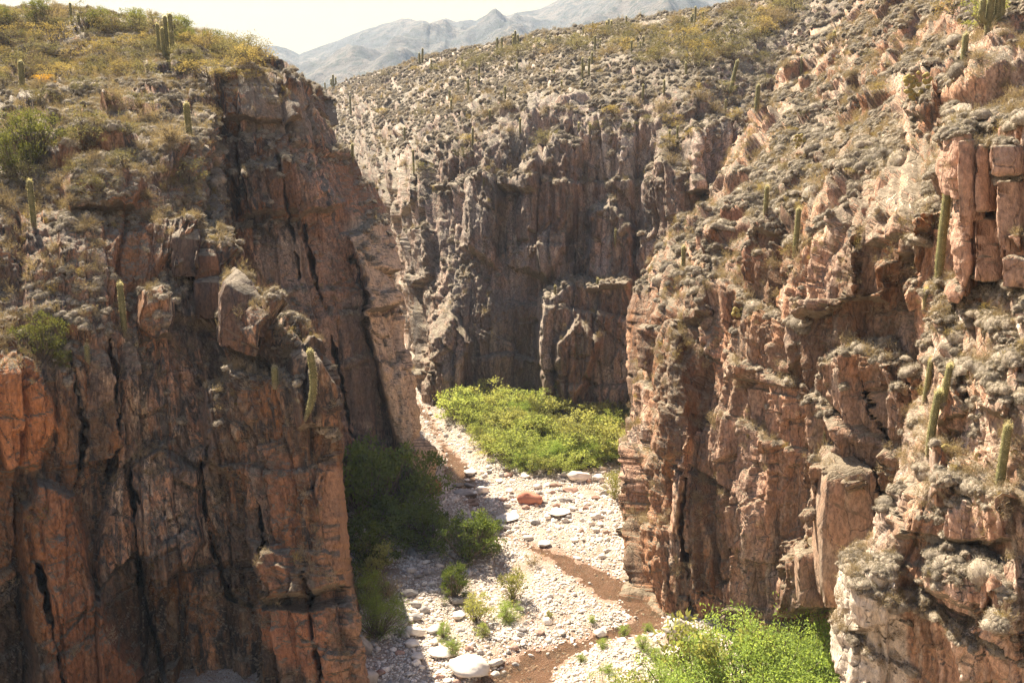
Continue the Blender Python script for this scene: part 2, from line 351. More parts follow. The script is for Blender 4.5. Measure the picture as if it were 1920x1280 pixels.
    if k > 0:
        zz = (q[:, 2] + 2.2 * perlin(q * 0.09) + 0.5 * perlin(q * 0.3)) / h
        fr = zz - np.floor(zz); on = sstep(-0.15, 0.25, perlin(q * 0.07 + 31))
        D = D + k * on * (fr - 0.5) * (0.55 + 0.45 * steep) * np.where(fr > 0.93, (1 - fr) / 0.07 * 1.0, 1.0) * np.clip(h / (stretch * 10.0) - 0.2, 0, 1)
    D = D + fine * 0.10 * fbm(q * 1.6, 3)
    # hummocks on the gentle ground
    f1, f2, rid, V = voronoi(q * (0.75 / scale))
    D = D + lump * (1 - steep) * (1.0 - f1) * 1.0 + lump * (1 - steep) * 0.8 * fbm(q * 0.35, 3)
    wv = np.ones(p.shape[0])
    p2 = p + n * D[:, None]
    P2 = p2.reshape(R, C_, 3)
    nn = grid_normals(P2)
    if (nn * (CAM - P2)).sum(-1).mean() < 0: nn = -nn; flip = False
    else: flip = True
    F = grid_faces(R, C_)
    if not flip: F = F[:, ::-1]
    me = mesh_np(name, p2, F, mat)
    ta = np.zeros(px.size); tcl = np.zeros((px.size, 4)); tcl[:, 3] = 1
    for poly, colr, amt, soft in paints:
        s = sstep(-soft, soft, polysd(px + wob, py + wob, poly)).ravel() * amt
        tcl[:, :3] = tcl[:, :3] * (1 - s[:, None]) + np.array(colr) * s[:, None] if ta.max() > 0 else np.array(colr)
        ta = np.maximum(ta, s)
    fattr(me, 'slab', slabv.astype(np.float32)); fattr(me, 'slabw', slabw.astype(np.float32))
    fattr(me, 'tint_amt', ta.astype(np.float32)); fattr(me, 'tint', tcl.astype(np.float32), 'FLOAT_COLOR')
    o = obj(name, me); o['kind'] = 'structure'
    SHEETS[name] = (P2, blur(nn, 1), px, py)
    return o

T = lambda cols: [list(r) for r in zip(*cols)]
# left: the near buttress and the scrubby hill above it
L1 = T([
 [(-300,40,165),(-300,40,135),(-300,140,105),(-300,260,68),(-300,400,56),(-300,520,50),(-300,700,45),(-300,850,43),(-300,1050,42),(-300,1300,41),(-300,1800,40)],
 [(0,60,165),(0,42,128),(0,140,108),(0,260,75),(0,400,63),(0,520,57),(0,700,51),(0,850,50),(0,1050,48.5),(0,1300,47),(0,1800,46)],
 [(150,60,165),(150,40,126),(150,140,106),(150,260,75),(150,400,65),(150,520,59.5),(150,700,54),(150,850,53),(150,1050,51),(150,1300,49.5),(150,1800,48)],
 [(310,80,165),(310,62,124),(300,140,104),(290,260,75),(280,400,67),(270,520,62),(265,700,57),(262,850,55.5),(265,1050,53),(270,1300,51),(270,1800,50)],
 [(450,160,140),(450,113,118),(440,150,106),(370,260,79),(345,400,70),(345,510,64),(400,700,59),(430,850,57),(450,1050,54.5),(460,1300,52),(460,1800,51)],
 [(518,200,130),(518,142,110),(498,168,106),(403,260,92),(383,400,77),(413,500,66),(580,700,59),(618,850,57),(638,1050,54),(673,1290,51.5),(688,1800,50)],
 [(560,290,135),(580,190,112),(560,230,108),(440,280,104),(408,420,93),(420,520,84),(575,700,78),(615,850,76),(632,1050,74),(665,1290,72),(680,1800,70)],
])
L1f = [
 ('flat', [(418,640),(410,560),(428,520),(470,512),(500,560),(505,610),(490,660)], 3.2, 5),
 ('flat', [(322,510),(318,440),(345,425),(374,430),(372,500)], 2.2, 4),
 ('flat', [(366,515),(364,470),(400,462),(416,510)], 2.0, 4),
 ('poly', [(385,860),(380,720),(440,690),(560,715),(625,830),(650,1100),(480,1120),(440,900)], 2.4, 9),
 ('flat', [(10,885),(-30,700),(30,662),(62,672),(95,745),(104,800),(72,872)], 1.1, 3),
 ('poly', [(60,1290),(40,960),(70,900),(140,930),(160,1040),(200,1180),(280,1290)], 2.0, 10),
 ('poly', [(490,1290),(480,1130),(640,1130),(690,1290)], 1.6, 8),
 ('poly', [(250,1000),(240,870),(300,840),(370,880),(380,1020),(330,1080),(290,1120)], 1.5, 10),
 ('crack', [(70,1060),(85,1120),(100,1200),(118,1300)], 8.0, 10),
 ('crack', [(240,860),(255,1000),(268,1120),(290,1200),(318,1300)], 8.0, 10),
 ('crack', [(378,870),(385,980),(430,1120),(480,1140)], 3.0, 9),
 ('crack', [(475,900),(485,1010),(492,1110)], 3.0, 7),
 ('crack', [(585,1050),(600,1180),(620,1290)], 2.0, 4),
 ('crack', [(140,920),(150,800),(120,640)], 3.0, 9),
 ('crack', [(200,900),(205,760),(190,660)], 2.5, 10),
 ('flat', [(255,610),(258,560),(300,548),(322,580),(320,630),(290,640)], 2.0, 6),
 ('poly', [(120,350),(150,310),(230,300),(265,340),(250,390),(130,390)], 2.5, 8),
 ('poly', [(200,230),(180,190),(250,150),(310,190),(320,230)], 2.5, 10),
 ('flat', [(545,690),(560,650),(590,650),(632,710),(634,790),(560,800)], 2.2, 5),
]
L1p = [
 ([(10,885),(-30,700),(30,662),(62,672),(95,745),(104,800),(72,872)], (0.48,0.20,0.085), 0.95, 5),
 ([(480,1130),(640,1130),(690,1290),(640,1290),(520,1200)], (0.42,0.17,0.085), 0.7, 8),
 ([(90,1290),(70,1000),(60,900),(140,930),(170,1100),(280,1290)], (0.36,0.15,0.075), 0.6, 14),
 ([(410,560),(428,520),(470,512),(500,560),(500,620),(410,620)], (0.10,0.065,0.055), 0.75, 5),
 ([(590,860),(635,880),(660,1060),(690,1290),(640,1290),(600,1050)], (0.42,0.25,0.15), 0.75, 10),
 ([(520,1120),(500,900),(520,850),(560,860),(560,1110)], (0.40,0.17,0.085), 0.5, 10),
]
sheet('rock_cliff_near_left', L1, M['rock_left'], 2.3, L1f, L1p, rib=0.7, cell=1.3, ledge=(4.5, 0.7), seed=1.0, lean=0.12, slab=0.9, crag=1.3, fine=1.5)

L2 = T([
 [(330,140,112),(330,125,98),(330,300,88),(330,450,84),(330,600,82),(330,750,80),(330,950,78),(330,1500,76)],
 [(420,150,108),(420,138,94),(430,300,87),(440,450,83),(460,600,81),(480,750,79),(500,950,77),(500,1500,75)],
 [(520,180,106),(520,158,95),(545,300,88),(575,450,85),(600,600,82),(615,750,80),(640,950,78),(650,1500,76)],
 [(570,195,109),(572,172,101),(617,300,93),(662,450,89),(697,600,86),(722,760,84),(737,950,82),(742,1500,80)],
 [(582,215,118),(588,185,113),(640,300,105),(698,450,98),(751,600,93),(771,760,88),(780,950,84),(786,1500,82)],
 [(400,290,134),(400,260,128),(420,310,126),(450,460,122),(480,600,118),(520,760,114),(560,900,110),(560,1400,108)],
])
L2f = [
 ('crack', [(575,420),(605,560),(632,700),(655,820)], 4.0, 7),
 ('crack', [(660,480),(690,600),(705,700),(735,800)], 2.5, 6),
 ('poly', [(655,440),(700,420),(760,560),(790,700),(800,940),(740,830),(700,650)], 2.6, 8),
 ('poly', [(400,140),(460,125),(560,160),(560,230),(420,220)], 2.0, 8),
 ('poly', [(430,320),(560,300),(640,380),(560,400),(450,400)], 1.8, 8),
 ('crack', [(520,300),(545,420),(560,520)], 2.5, 6),
]
L2p = [
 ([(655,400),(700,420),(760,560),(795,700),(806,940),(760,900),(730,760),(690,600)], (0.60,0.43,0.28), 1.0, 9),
 ([(480,470),(580,440),(600,560),(520,620)], (0.36,0.24,0.17), 0.6, 12),
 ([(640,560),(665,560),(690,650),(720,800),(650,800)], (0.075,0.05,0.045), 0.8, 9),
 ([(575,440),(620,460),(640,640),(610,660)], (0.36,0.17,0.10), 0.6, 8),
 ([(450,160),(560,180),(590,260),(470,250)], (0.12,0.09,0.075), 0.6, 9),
]
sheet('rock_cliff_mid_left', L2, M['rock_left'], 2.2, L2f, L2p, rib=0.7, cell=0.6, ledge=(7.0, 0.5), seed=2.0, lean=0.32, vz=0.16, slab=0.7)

R3 = T([
 [(560,220,420),(560,195,380),(570,220,330),(580,270,290),(590,350,260),(600,500,240),(600,650,230),(600,900,225)],
 [(610,190,420),(625,172,340),(640,205,290),(650,260,250),(660,330,225),(670,450,205),(690,620,195),(700,800,190)],
 [(700,170,400),(700,145,300),(700,190,245),(710,270,205),(720,370,180),(740,480,160),(770,620,150),(780,800,145)],
 [(800,140,380),(800,116,270),(800,180,210),(800,240,165),(800,310,145),(800,480,133),(803,640,124),(803,850,118)],
 [(900,120,350),(900,97,250),(900,160,188),(900,220,146),(900,280,134),(900,480,125),(895,620,120),(890,850,117)],
 [(1000,100,330),(1000,75,235),(1000,140,172),(1000,195,138),(1000,260,129),(1000,460,122),(1000,620,118),(1000,850,115)],
 [(1100,85,310),(1100,60,225),(1100,120,165),(1100,185,134),(1100,250,126),(1100,460,121),(1100,620,117),(1100,850,114)],
 [(1200,75,300),(1200,47,215),(1200,110,160),(1200,180,133),(1200,270,124),(1200,460,118),(1200,620,114),(1200,850,112)],
 [(1300,55,290),(1300,32,205),(1300,95,155),(1300,170,130),(1300,260,121),(1300,460,115),(1300,620,112),(1300,850,110)],
 [(1430,20,280),(1430,0,195),(1430,60,160),(1430,150,142),(1430,240,128),(1430,460,122),(1430,620,120),(1430,850,118)],
 [(1600,-60,270),(1600,-90,190),(1600,-10,165),(1600,60,150),(1600,150,140),(1600,400,130),(1600,600,128),(1600,850,126)],
])
R3f = [
 ('poly', [(1015,560),(1060,530),(1190,535),(1200,800),(1015,770),(1010,640)], 7.0, 9),
 ('poly', [(1050,750),(1040,640),(1090,600),(1130,640),(1080,760)], 3.0, 8),
 ('poly', [(1100,540),(1110,400),(1150,380),(1185,430),(1200,540)], 4.0, 9),
 ('poly', [(790,770),(800,700),(850,590),(885,640),(860,770)], 5.0, 9),
 ('poly', [(970,500),(985,320),(1040,250),(1090,270),(1080,420),(1030,530)], 3.5, 9),
 ('poly', [(1200,500),(1210,330),(1250,300),(1300,350),(1290,480),(1230,600)], 3.5, 9),
 ('crack', [(1180,440),(1190,540),(1195,640)], 3, 8),
 ('poly', [(690,330),(720,270),(790,280),(800,380),(740,420)], 5.0, 9),
 ('poly', [(870,460),(880,330),(925,300),(945,370),(930,500)], 3.0, 9),
 ('poly', [(1290,370),(1290,260),(1340,220),(1400,240),(1380,330),(1330,390)], 4.0, 9),
]
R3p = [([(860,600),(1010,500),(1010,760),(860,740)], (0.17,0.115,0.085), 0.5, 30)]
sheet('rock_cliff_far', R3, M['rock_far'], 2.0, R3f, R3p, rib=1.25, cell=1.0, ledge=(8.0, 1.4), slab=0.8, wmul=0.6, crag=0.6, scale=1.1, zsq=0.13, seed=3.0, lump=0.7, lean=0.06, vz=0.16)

R2 = T([
 [(1540,80,190),(1560,110,190),(1470,220,165),(1350,390,145),(1250,500,132),(1230,620,122),(1222,760,115),(1200,930,108),(1200,1100,104),(1200,1400,100)],
 [(1536,60,185),(1516,95,150),(1428,215,132),(1326,385,108),(1231,500,95),(1211,620,90),(1207,760,87),(1185,930,85),(1184,1100,83),(1186,1400,82)],
 [(1568,30,185),(1578,60,145),(1473,205,122),(1373,365,100),(1278,490,84),(1230,620,79),(1218,760,77),(1208,940,74),(1218,1110,68),(1218,1400,67)],
 [(1620,0,180),(1620,25,140),(1520,190,115),(1430,350,93),(1330,480,79),(1270,620,73),(1245,770,69),(1235,950,65),(1245,1170,61),(1245,1400,60)],
 [(1700,-30,175.0),(1690,-10,130.0),(1600,170,106.0),(1530,310,82.2),(1450,440,69.5),(1400,610,65.5),(1390,780,62.5),(1380,960,60.5),(1380,1160,58.5),(1380,1400,57.5)],
 [(1780,-60,170.0),(1780,-40,120.0),(1690,140,95.0),(1640,270,72.2),(1600,420,58.5),(1570,600,55.5),(1560,780,54.0),(1560,960,53.5),(1560,1160,52.5),(1560,1400,51.5)],
 [(1920,-140,160.0),(1920,-110,100.0),(1820,90,80.0),(1770,220,59.5),(1750,420,47.0),(1740,600,47.0),(1740,780,46.5),(1740,960,47.0),(1740,1160,47.0),(1740,1400,46.0)],
 [(2150,-220,150.0),(2150,-200,90.0),(2100,-20,65.0),(2100,150,44.0),(2100,420,39.0),(2100,600,39.0),(2100,780,39.0),(2100,960,39.0),(2100,1160,39.0),(2100,1400,39.0)],
])
R2f = [
 ('poly', [(1530,1130),(1540,880),(1570,845),(1625,855),(1690,950),(1700,1130)], 3.2, 6),
 ('poly', [(1500,1140),(1495,1040),(1540,1000),(1560,1140)], 2.2, 6),
 ('poly', [(1300,620),(1305,440),(1330,410),(1480,380),(1490,460),(1350,480),(1345,600)], 2.0, 7),
 ('poly', [(1490,700),(1495,430),(1510,340),(1600,320),(1640,400),(1640,560),(1560,620)], 1.6, 8),
 ('poly', [(1610,560),(1600,400),(1640,330),(1740,330),(1790,420),(1700,480),(1680,560)], 1.3, 7),
 ('poly', [(1440,330),(1450,250),(1540,230),(1560,300)], 2.5, 6),
 ('poly', [(1590,330),(1605,255),(1640,250),(1650,330)], 2.5, 5),
 ('poly', [(1160,1000),(1165,950),(1200,960),(1210,1110),(1180,1080)], 2.0, 6),
 ('crack', [(1215,900),(1215,1000),(1220,1110)], 3.0, 6),
 ('crack', [(1300,900),(1290,1000),(1300,1150)], 2.0, 6),
 ('poly', [(1240,830),(1245,620),(1270,560),(1300,640),(1310,830),(1280,1000)], 1.6, 7),
 ('poly', [(1500,110),(1500,30),(1550,10),(1570,60),(1560,110)], 5.0, 6),
 ('poly', [(1700,230),(1710,150),(1770,120),(1790,190),(1770,240)], 3.0, 7),
 ('poly', [(1640,900),(1610,680),(1680,640),(1730,760),(1740,900)], 1.4, 6),
 ('poly', [(1410,330),(1420,240),(1480,170),(1500,210),(1450,330)], 3.0, 7),
 ('crack', [(1650,680),(1665,780),(1700,860)], 1.6, 4),
 ('crack', [(1600,880),(1605,980),(1600,1100)], 1.2, 4),
]
R2p = [
 ([(1540,1130),(1545,890),(1640,860),(1700,950),(1700,1130)], (0.24,0.17,0.12), 0.7, 14),
 ([(1300,1000),(1350,700),(1500,650),(1550,800),(1480,1000)], (0.38,0.165,0.09), 0.45, 30),
 ([(1165,990),(1200,970),(1215,1100),(1180,1080)], (0.42,0.29,0.19), 0.8, 8),
 ([(1380,520),(1360,420),(1470,400),(1480,520)], (0.42,0.16,0.08), 0.6, 12),
]
sheet('rock_cliff_mid_right', R2, M['rock_right'], 2.1, R2f, R2p, rib=0.9, cell=1.0, ledge=(4.8, 1.1), crag=1.5, seed=4.0, zsq=0.25, lean=0.0)

R1 = T([
 [(1830,300,70),(1835,300,65),(1840,400,62),(1840,530,60),(1800,560,62),(1790,680,58),(1780,850,54),(1750,960,52),(1730,1040,50),(1690,1110,49),(1680,1280,48),(1680,1800,47)],
 [(1788,238,54.8),(1790,250,44.3),(1795,400,43.3),(1788,530,42.8),(1735,560,45.8),(1735,680,41.3),(1718,850,38.3),(1685,960,36.3),(1655,1040,35.8),(1607,1110,35.3),(1600,1280,34.8),(1590,1800,33.8)],
 [(1850,225,51.7),(1850,238,41.7),(1850,400,41.2),(1850,532,40.7),(1800,570,41.2),(1800,690,38.2),(1790,860,35.7),(1770,960,34.2),(1750,1040,33.7),(1720,1110,33.0),(1720,1280,32.5),(1720,1800,31.7)],
 [(1920,215,48.0),(1920,230,39.0),(1920,400,38.5),(1920,535,38.0),(1900,580,37.0),(1900,700,35.0),(1900,860,33.0),(1900,960,31.5),(1900,1040,31.0),(1900,1110,30.3),(1900,1280,29.8),(1900,1800,29.0)],
 [(2150,190,43.0),(2150,200,34.0),(2150,400,33.5),(2150,540,33.0),(2150,590,31.0),(2150,700,29.0),(2150,860,27.0),(2150,960,26.0),(2150,1040,25.5),(2150,1110,25.0),(2150,1280,24.5),(2150,1800,24.0)],
])
R1f = [
 ('flat', [(1790,545),(1792,262),(1822,262),(1820,545)], 1.3, 3),
 ('flat', [(1824,400),(1826,270),(1852,272),(1850,400)], 1.8, 3),
 ('flat', [(1855,330),(1856,268),(1902,266),(1902,330)], 1.5, 3),
 ('flat', [(1826,520),(1824,405),(1870,410),(1868,520)], 1.7, 3),
 ('flat', [(1874,430),(1872,335),(1910,340),(1912,470)], 1.1, 3),
 ('flat', [(1880,540),(1884,440),(1960,430),(1960,545)], 1.5, 3),
 ('poly', [(1690,1000),(1690,930),(1790,900),(1930,930),(1930,1010),(1800,1020)], 1.3, 8),
 ('poly', [(1800,1280),(1790,1190),(1850,1150),(1930,1160),(1930,1290)], 1.0, 8),
 ('poly', [(1740,1100),(1745,1050),(1850,1040),(1900,1090),(1860,1140)], 1.1, 6),
 ('poly', [(1610,1180),(1620,1070),(1680,1050),(1690,1160)], 0.9, 6),
 ('flat', [(1880,1180),(1878,1080),(1950,1060),(1950,1180)], 1.2, 5),
 ('poly', [(1760,800),(1760,700),(1800,700),(1820,780)], 0.8, 6),
 ('poly', [(1860,770),(1870,690),(1930,690),(1930,800)], 1.0, 6),
 ('flat', [(1745,930),(1750,845),(1810,845),(1820,900),(1790,940)], 1.0, 5),
]
R1p = [([(1785,550),(1785,235),(1930,235),(1930,550)], (0.50,0.29,0.20), 0.75, 6),
 ([(1590,1290),(1595,1050),(1690,1030),(1710,1290)], (0.68,0.58,0.46), 0.9, 12),
 ([(1750,1010),(1760,940),(1930,960),(1930,1120),(1830,1140)], (0.40,0.20,0.12), 0.6, 12)]
sheet('rock_cliff_near_right', R1, M['rock_near'], 2.1, R1f, R1p, rib=0.45, cell=0.8, ledge=(3.0, 0.6), slab=0.6, seed=5.0, zsq=0.3, fine=1.0, scale=0.7)

# ------------------------------------------------------------------ far mountains
ridge = [(440,125),(500,107),(537,106),(562,114),(590,98),(628,82),(660,70),(701,60),(755,50),(795,55),(807,62),(836,50),(856,59),(893,59),(912,45),(930,35),(950,40),(970,28),(1014,20),(1051,2),(1110,-22),(1200,-40),(1300,-10),(1380,10),(1450,-30),(1600,-60),(1900,-90),(2400,-60)]
cols = []
for k, (x, y) in enumerate(ridge):
    cols.append([(x, y + 60, 2700), (x, y, 2300), (x, y + 30, 2050), (x, y + 70, 1800), (x, y + 130, 1500), (x, y + 220, 1150), (x, y + 330, 900)])
A = np.array(T(cols), float)
tr = np.linspace(0, 6, 150); tcx = np.linspace(0, len(cols) - 1, 620)
B = np.apply_along_axis(lambda z: np.interp(tcx, np.arange(len(cols)), z), 1, catmull(A, tr))
P = at(B[..., 0], B[..., 1], B[..., 2]); R_, C_ = P.shape[:2]; p = P.reshape(-1, 3)
att = np.interp(tr, [0, 1, 1.6, 3, 6], [0.2, 0.05, 0.45, 1, 1])[:, None] * np.ones((1, C_))
q = p * (1, 0.45, 0.2)
hgt = 80 * (ridged(q / 360, 4, 0.45) - 0.3) + 12 * ridged(p / 90, 3)
p[:, 2] += att.ravel() * hgt * 0.75
b = NB('mountain'); v = b.coord(); n1 = b.noise(v, 0.006, 8, 0.7); n2 = b.noise(v, 0.05, 8, 0.75)
c = b.mix(b.ramp(n1, 0.4, 0.6), (0.09, 0.088, 0.08), (0.20, 0.165, 0.13)); c = b.mix(b.ramp(n2, 0.46, 0.60), c, (0.07, 0.075, 0.055))
b.principled(c, 0.95, b.bump(n2, 1.0, 14.0)); M['mountain'] = b.m
o = obj('mountain_ridge', mesh_np('mountain_ridge', p, grid_faces(R_, C_), b.m, True)); o['kind'] = 'structure'

# ------------------------------------------------------------------ river bed, stream
path_px = [(700,722),(770,752),(797,775),(812,800),(838,845),(862,885),(880,925),(920,985),(985,1020),(1060,1052),(1130,1092),(1200,1135),(1215,1165),(1150,1190),(1070,1215),(1000,1250),(950,1290),(860,1400),(700,1600)]
path_w = [1.3,1.5,1.5,1.2,1.5,3.2,1.6,0.7,0.9,2.2,3.1,3.3,2.8,1.6,2.0,3.6,4.4,5,5]
PW = atz(*np.array(path_px, float).T)[:, :2]; PW = np.column_stack([PW, path_w])
tt = np.linspace(0, len(PW) - 1, 260); PWf = catmull(PW, tt)
def river_d(x, y):
    """distance to the stream's bank line (negative inside the stream)"""
    d = np.full(x.shape, 1e9)
    for a in PWf[::2]:
        d = np.minimum(d, np.hypot(x - a[0], y - a[1]) - a[2] * 0.5)
    return d
def axis(lo, hi, step, far, k=1.25):
    a = list(np.arange(lo, hi, step)); s = step
    up = [a[-1]]; dn = [a[0]]
    while up[-1] < far: s *= k; up.append(up[-1] + s)
    s = step
    while dn[-1] > -far: s *= k; dn.append(dn[-1] - s)
    return np.array(dn[1:][::-1] + a + up[1:])
gx = axis(-14, 16, 0.11, 3300); gy = axis(44, 125, 0.16, 3300)
X, Y = np.meshgrid(gx, gy); q = np.stack([X.ravel(), Y.ravel(), np.zeros(X.size)], 1)
inn = (np.abs(q[:, 0]) < 60) & (q[:, 1] > 20) & (q[:, 1] < 200)
rd = np.full(len(q), 50.0); rd[inn] = river_d(q[inn, 0], q[inn, 1])
rdn = rd + 0.55 * perlin(q * 0.8) + 0.3 * perlin(q * 2.3)
Z = 0.28 * fbm(q * 0.16, 3) + 0.07 * fbm(q * 1.1, 3) + 0.25
Z = np.clip(Z, -0.1, 1.2) * sstep(-0.3, 3.0, rdn) + 0.16 * sstep(0, 1.2, rdn) - 0.30 * (1 - sstep(-1.3, 0.1, rdn)) + 0.03 * fbm(q * 3, 2)
q[:, 2] = Z
b = NB('gravel_bed'); v = b.coord()
n1 = b.noise(v, 0.35, 5, 0.6); n2 = b.noise(v, 3.5, 8, 0.75); n3 = b.noise(v, 1.0, 5, 0.7)
vc = b.voro(v, 5.5, 'F1'); ve = b.ramp(b.voro(v, 5.5), 0, 0.25); ve2 = b.ramp(b.voro(v, 13), 0, 0.3)
sp = b.n('ShaderNodeSeparateColor'); b.set(sp, 0, vc)
stone = b.mix(sp.outputs[0], (0.30, 0.24, 0.195), (0.56, 0.49, 0.42)); stone = b.mix(b.ramp(sp.outputs[1], 0.75, 0.9), stone, (0.34, 0.20, 0.15))
sand = b.mix(b.ramp(n1, 0.4, 0.6), (0.36, 0.25, 0.17), (0.46, 0.37, 0.29))
c = b.mix(b.math('MULTIPLY', ve, b.ramp(n3, 0.36, 0.52, 0.25, 1.0)), sand, stone)
wet = b.attr('wet'); c = b.mix(b.math('MULTIPLY', wet, b.ramp(n3, 0.3, 0.6, 0.55, 1.0)), c, (0.33, 0.20, 0.135))
h = b.math('ADD', b.math('MULTIPLY', ve, 1.0), b.math('MULTIPLY', n2, 0.5)); h = b.math('ADD', h, b.math('MULTIPLY', ve2, 0.35))
b.principled(c, 0.85, b.bump(h, 0.8, 0.10)); M['bed'] = b.m
me = mesh_np('river_bed_ground', q, grid_faces(len(gy), len(gx))[:, ::-1], b.m, True)
fattr(me, 'wet', (1 - sstep(-0.1, 0.5, rdn)).astype(np.float32))
ground = obj('gravel_river_bed', me); ground['kind'] = 'structure'
def ground_z(x, y):
    x = np.atleast_1d(np.asarray(x, float)); y = np.atleast_1d(np.asarray(y, float))
    i = np.clip(np.searchsorted(gx, x) - 1, 0, len(gx) - 2); j = np.clip(np.searchsorted(gy, y) - 1, 0, len(gy) - 2)
    return Z.reshape(X.shape)[j, i]
# water
wv, wf = [], []
nside = 9
for k, a in enumerate(PWf):
    tdir = PWf[min(k + 1, len(PWf) - 1)][:2] - PWf[max(k - 1, 0)][:2]; tdir /= np.linalg.norm(tdir); nd = np.array([-tdir[1], tdir[0]])
    for j in range(nside):
        c_ = a[:2] + nd * (j / (nside - 1) - 0.5) * (a[2] + 1.3); wv.append((c_[0], c_[1], -0.045))
b = NB('stream_water'); v = b.coord()
n1 = b.noise(v, 6.0, 4, 0.6, 0.5); n2 = b.noise(v, 17.0, 3, 0.6)
c = b.mix(b.ramp(b.noise(v, 0.8, 4, 0.6), 0.4, 0.62), (0.21, 0.13, 0.085), (0.12, 0.085, 0.055))
p_ = b.principled(c, 0.06, b.bump(b.math('ADD', n1, b.math('MULTIPLY', n2, 0.5)), 1.0, 0.4), 1.0)
p_.inputs['IOR'].default_value = 1.4
ms_ = b.n('ShaderNodeMixShader'); tr_ = b.n('ShaderNodeBsdfTransparent'); ms_.inputs[0].default_value = 0.5; tr_.inputs[0].default_value = (0.93, 0.82, 0.70, 1)
b.t.links.new(tr_.outputs[0], ms_.inputs[1]); b.t.links.new(p_.outputs[0], ms_.inputs[2]); b.t.links.new(ms_.outputs[0], b.out.inputs[0]); M['water'] = b.m
o = obj('stream_water', mesh_np('stream_water', wv, grid_faces(len(PWf), nside), b.m, True)); o['kind'] = 'structure'

# ------------------------------------------------------------------ haze
bm_v = [(x, y, z) for z in (-3, 460) for y in (-60, 3200) for x in (-3000, 3200)]
o = obj('haze', mesh_np('haze', bm_v, [(0, 2, 3, 1), (4, 5, 7, 6), (0, 1, 5, 4), (2, 6, 7, 3), (0, 4, 6, 2), (1, 3, 7, 5)]))
m = bpy.data.materials.new('haze_air'); m.use_nodes = True; m.node_tree.nodes.clear()
vo = m.node_tree.nodes.new('ShaderNodeVolumePrincipled'); mo = m.node_tree.nodes.new('ShaderNodeOutputMaterial')
vo.inputs['Color'].default_value = (0.66, 0.80, 1.0, 1); vo.inputs['Density'].default_value = 0.00014; vo.inputs['Anisotropy'].default_value = 0.1
m.node_tree.links.new(vo.outputs[0], mo.inputs['Volume']); o.data.materials.append(m); o['kind'] = 'stuff'

# ------------------------------------------------------------------ finding the surface
bpy.context.view_layer.update()
SURF = [bpy.data.objects[n] for n in ('rock_cliff_near_left', 'rock_cliff_mid_left', 'rock_cliff_far', 'rock_cliff_mid_right', 'rock_cliff_near_right', 'gravel_river_bed')]
camV = Vector(CAM)
def hit(px, py, only=None, down=40):
    for k in range(0, down, 2):
        d = Vector(raydir(px, py + k)).normalized(); best = None
        for o in SURF:
            if only and o.name not in only: continue
            ok, loc, nr, idx = o.ray_cast(camV, d, distance=1500)
            if ok and (best is None or (loc - camV).length < best[2]): best = (loc.copy(), nr.copy(), (loc - camV).length, o.name)
        if best: return best
    return None

# ------------------------------------------------------------------ plant meshes
def merge(parts):
    V, F, n = [], [], 0
    for v, f in parts:
        V.append(v); F.append(np.asarray(f) + n); n += len(v)
    return np.concatenate(V), np.concatenate(F)
def leaves_np(pos, dirs, L, W, r):
    """rhombus leaves: pos (n,3) base, dirs (n,3) unit"""
    n = len(pos); a = r.normal(size=(n, 3)); s = np.cross(dirs, a); s /= np.linalg.norm(s, axis=1)[:, None] + 1e-9
    L = L[:, None]; W = W[:, None]
    V = np.stack([pos, pos + dirs * L * .5 + s * W * .5, pos + dirs * L, pos + dirs * L * .5 - s * W * .5], 1).reshape(-1, 3)
    return V, np.arange(4 * n).reshape(n, 4)
def tube_np(pts, rad, k=4):
    pts = np.array(pts, float); V = []
    for i, p in enumerate(pts):
        d = pts[min(i + 1, len(pts) - 1)] - pts[max(i - 1, 0)]; d /= np.linalg.norm(d) + 1e-9
        a = np.cross(d, (0.3, 0.9, 0.2)); a /= np.linalg.norm(a); b_ = np.cross(d, a)
        for j in range(k):
            t = 2 * math.pi * j / k; V.append(p + rad[i] * (math.cos(t) * a + math.sin(t) * b_))
    F = [(i * k + j, i * k + (j + 1) % k, (i + 1) * k + (j + 1) % k, (i + 1) * k + j) for i in range(len(pts) - 1) for j in range(k)]
    return np.array(V), np.array(F)
def rdir(n, r, up=0.0):
    d = r.normal(size=(n, 3)); d[:, 2] += up; return d / np.linalg.norm(d, axis=1)[:, None]

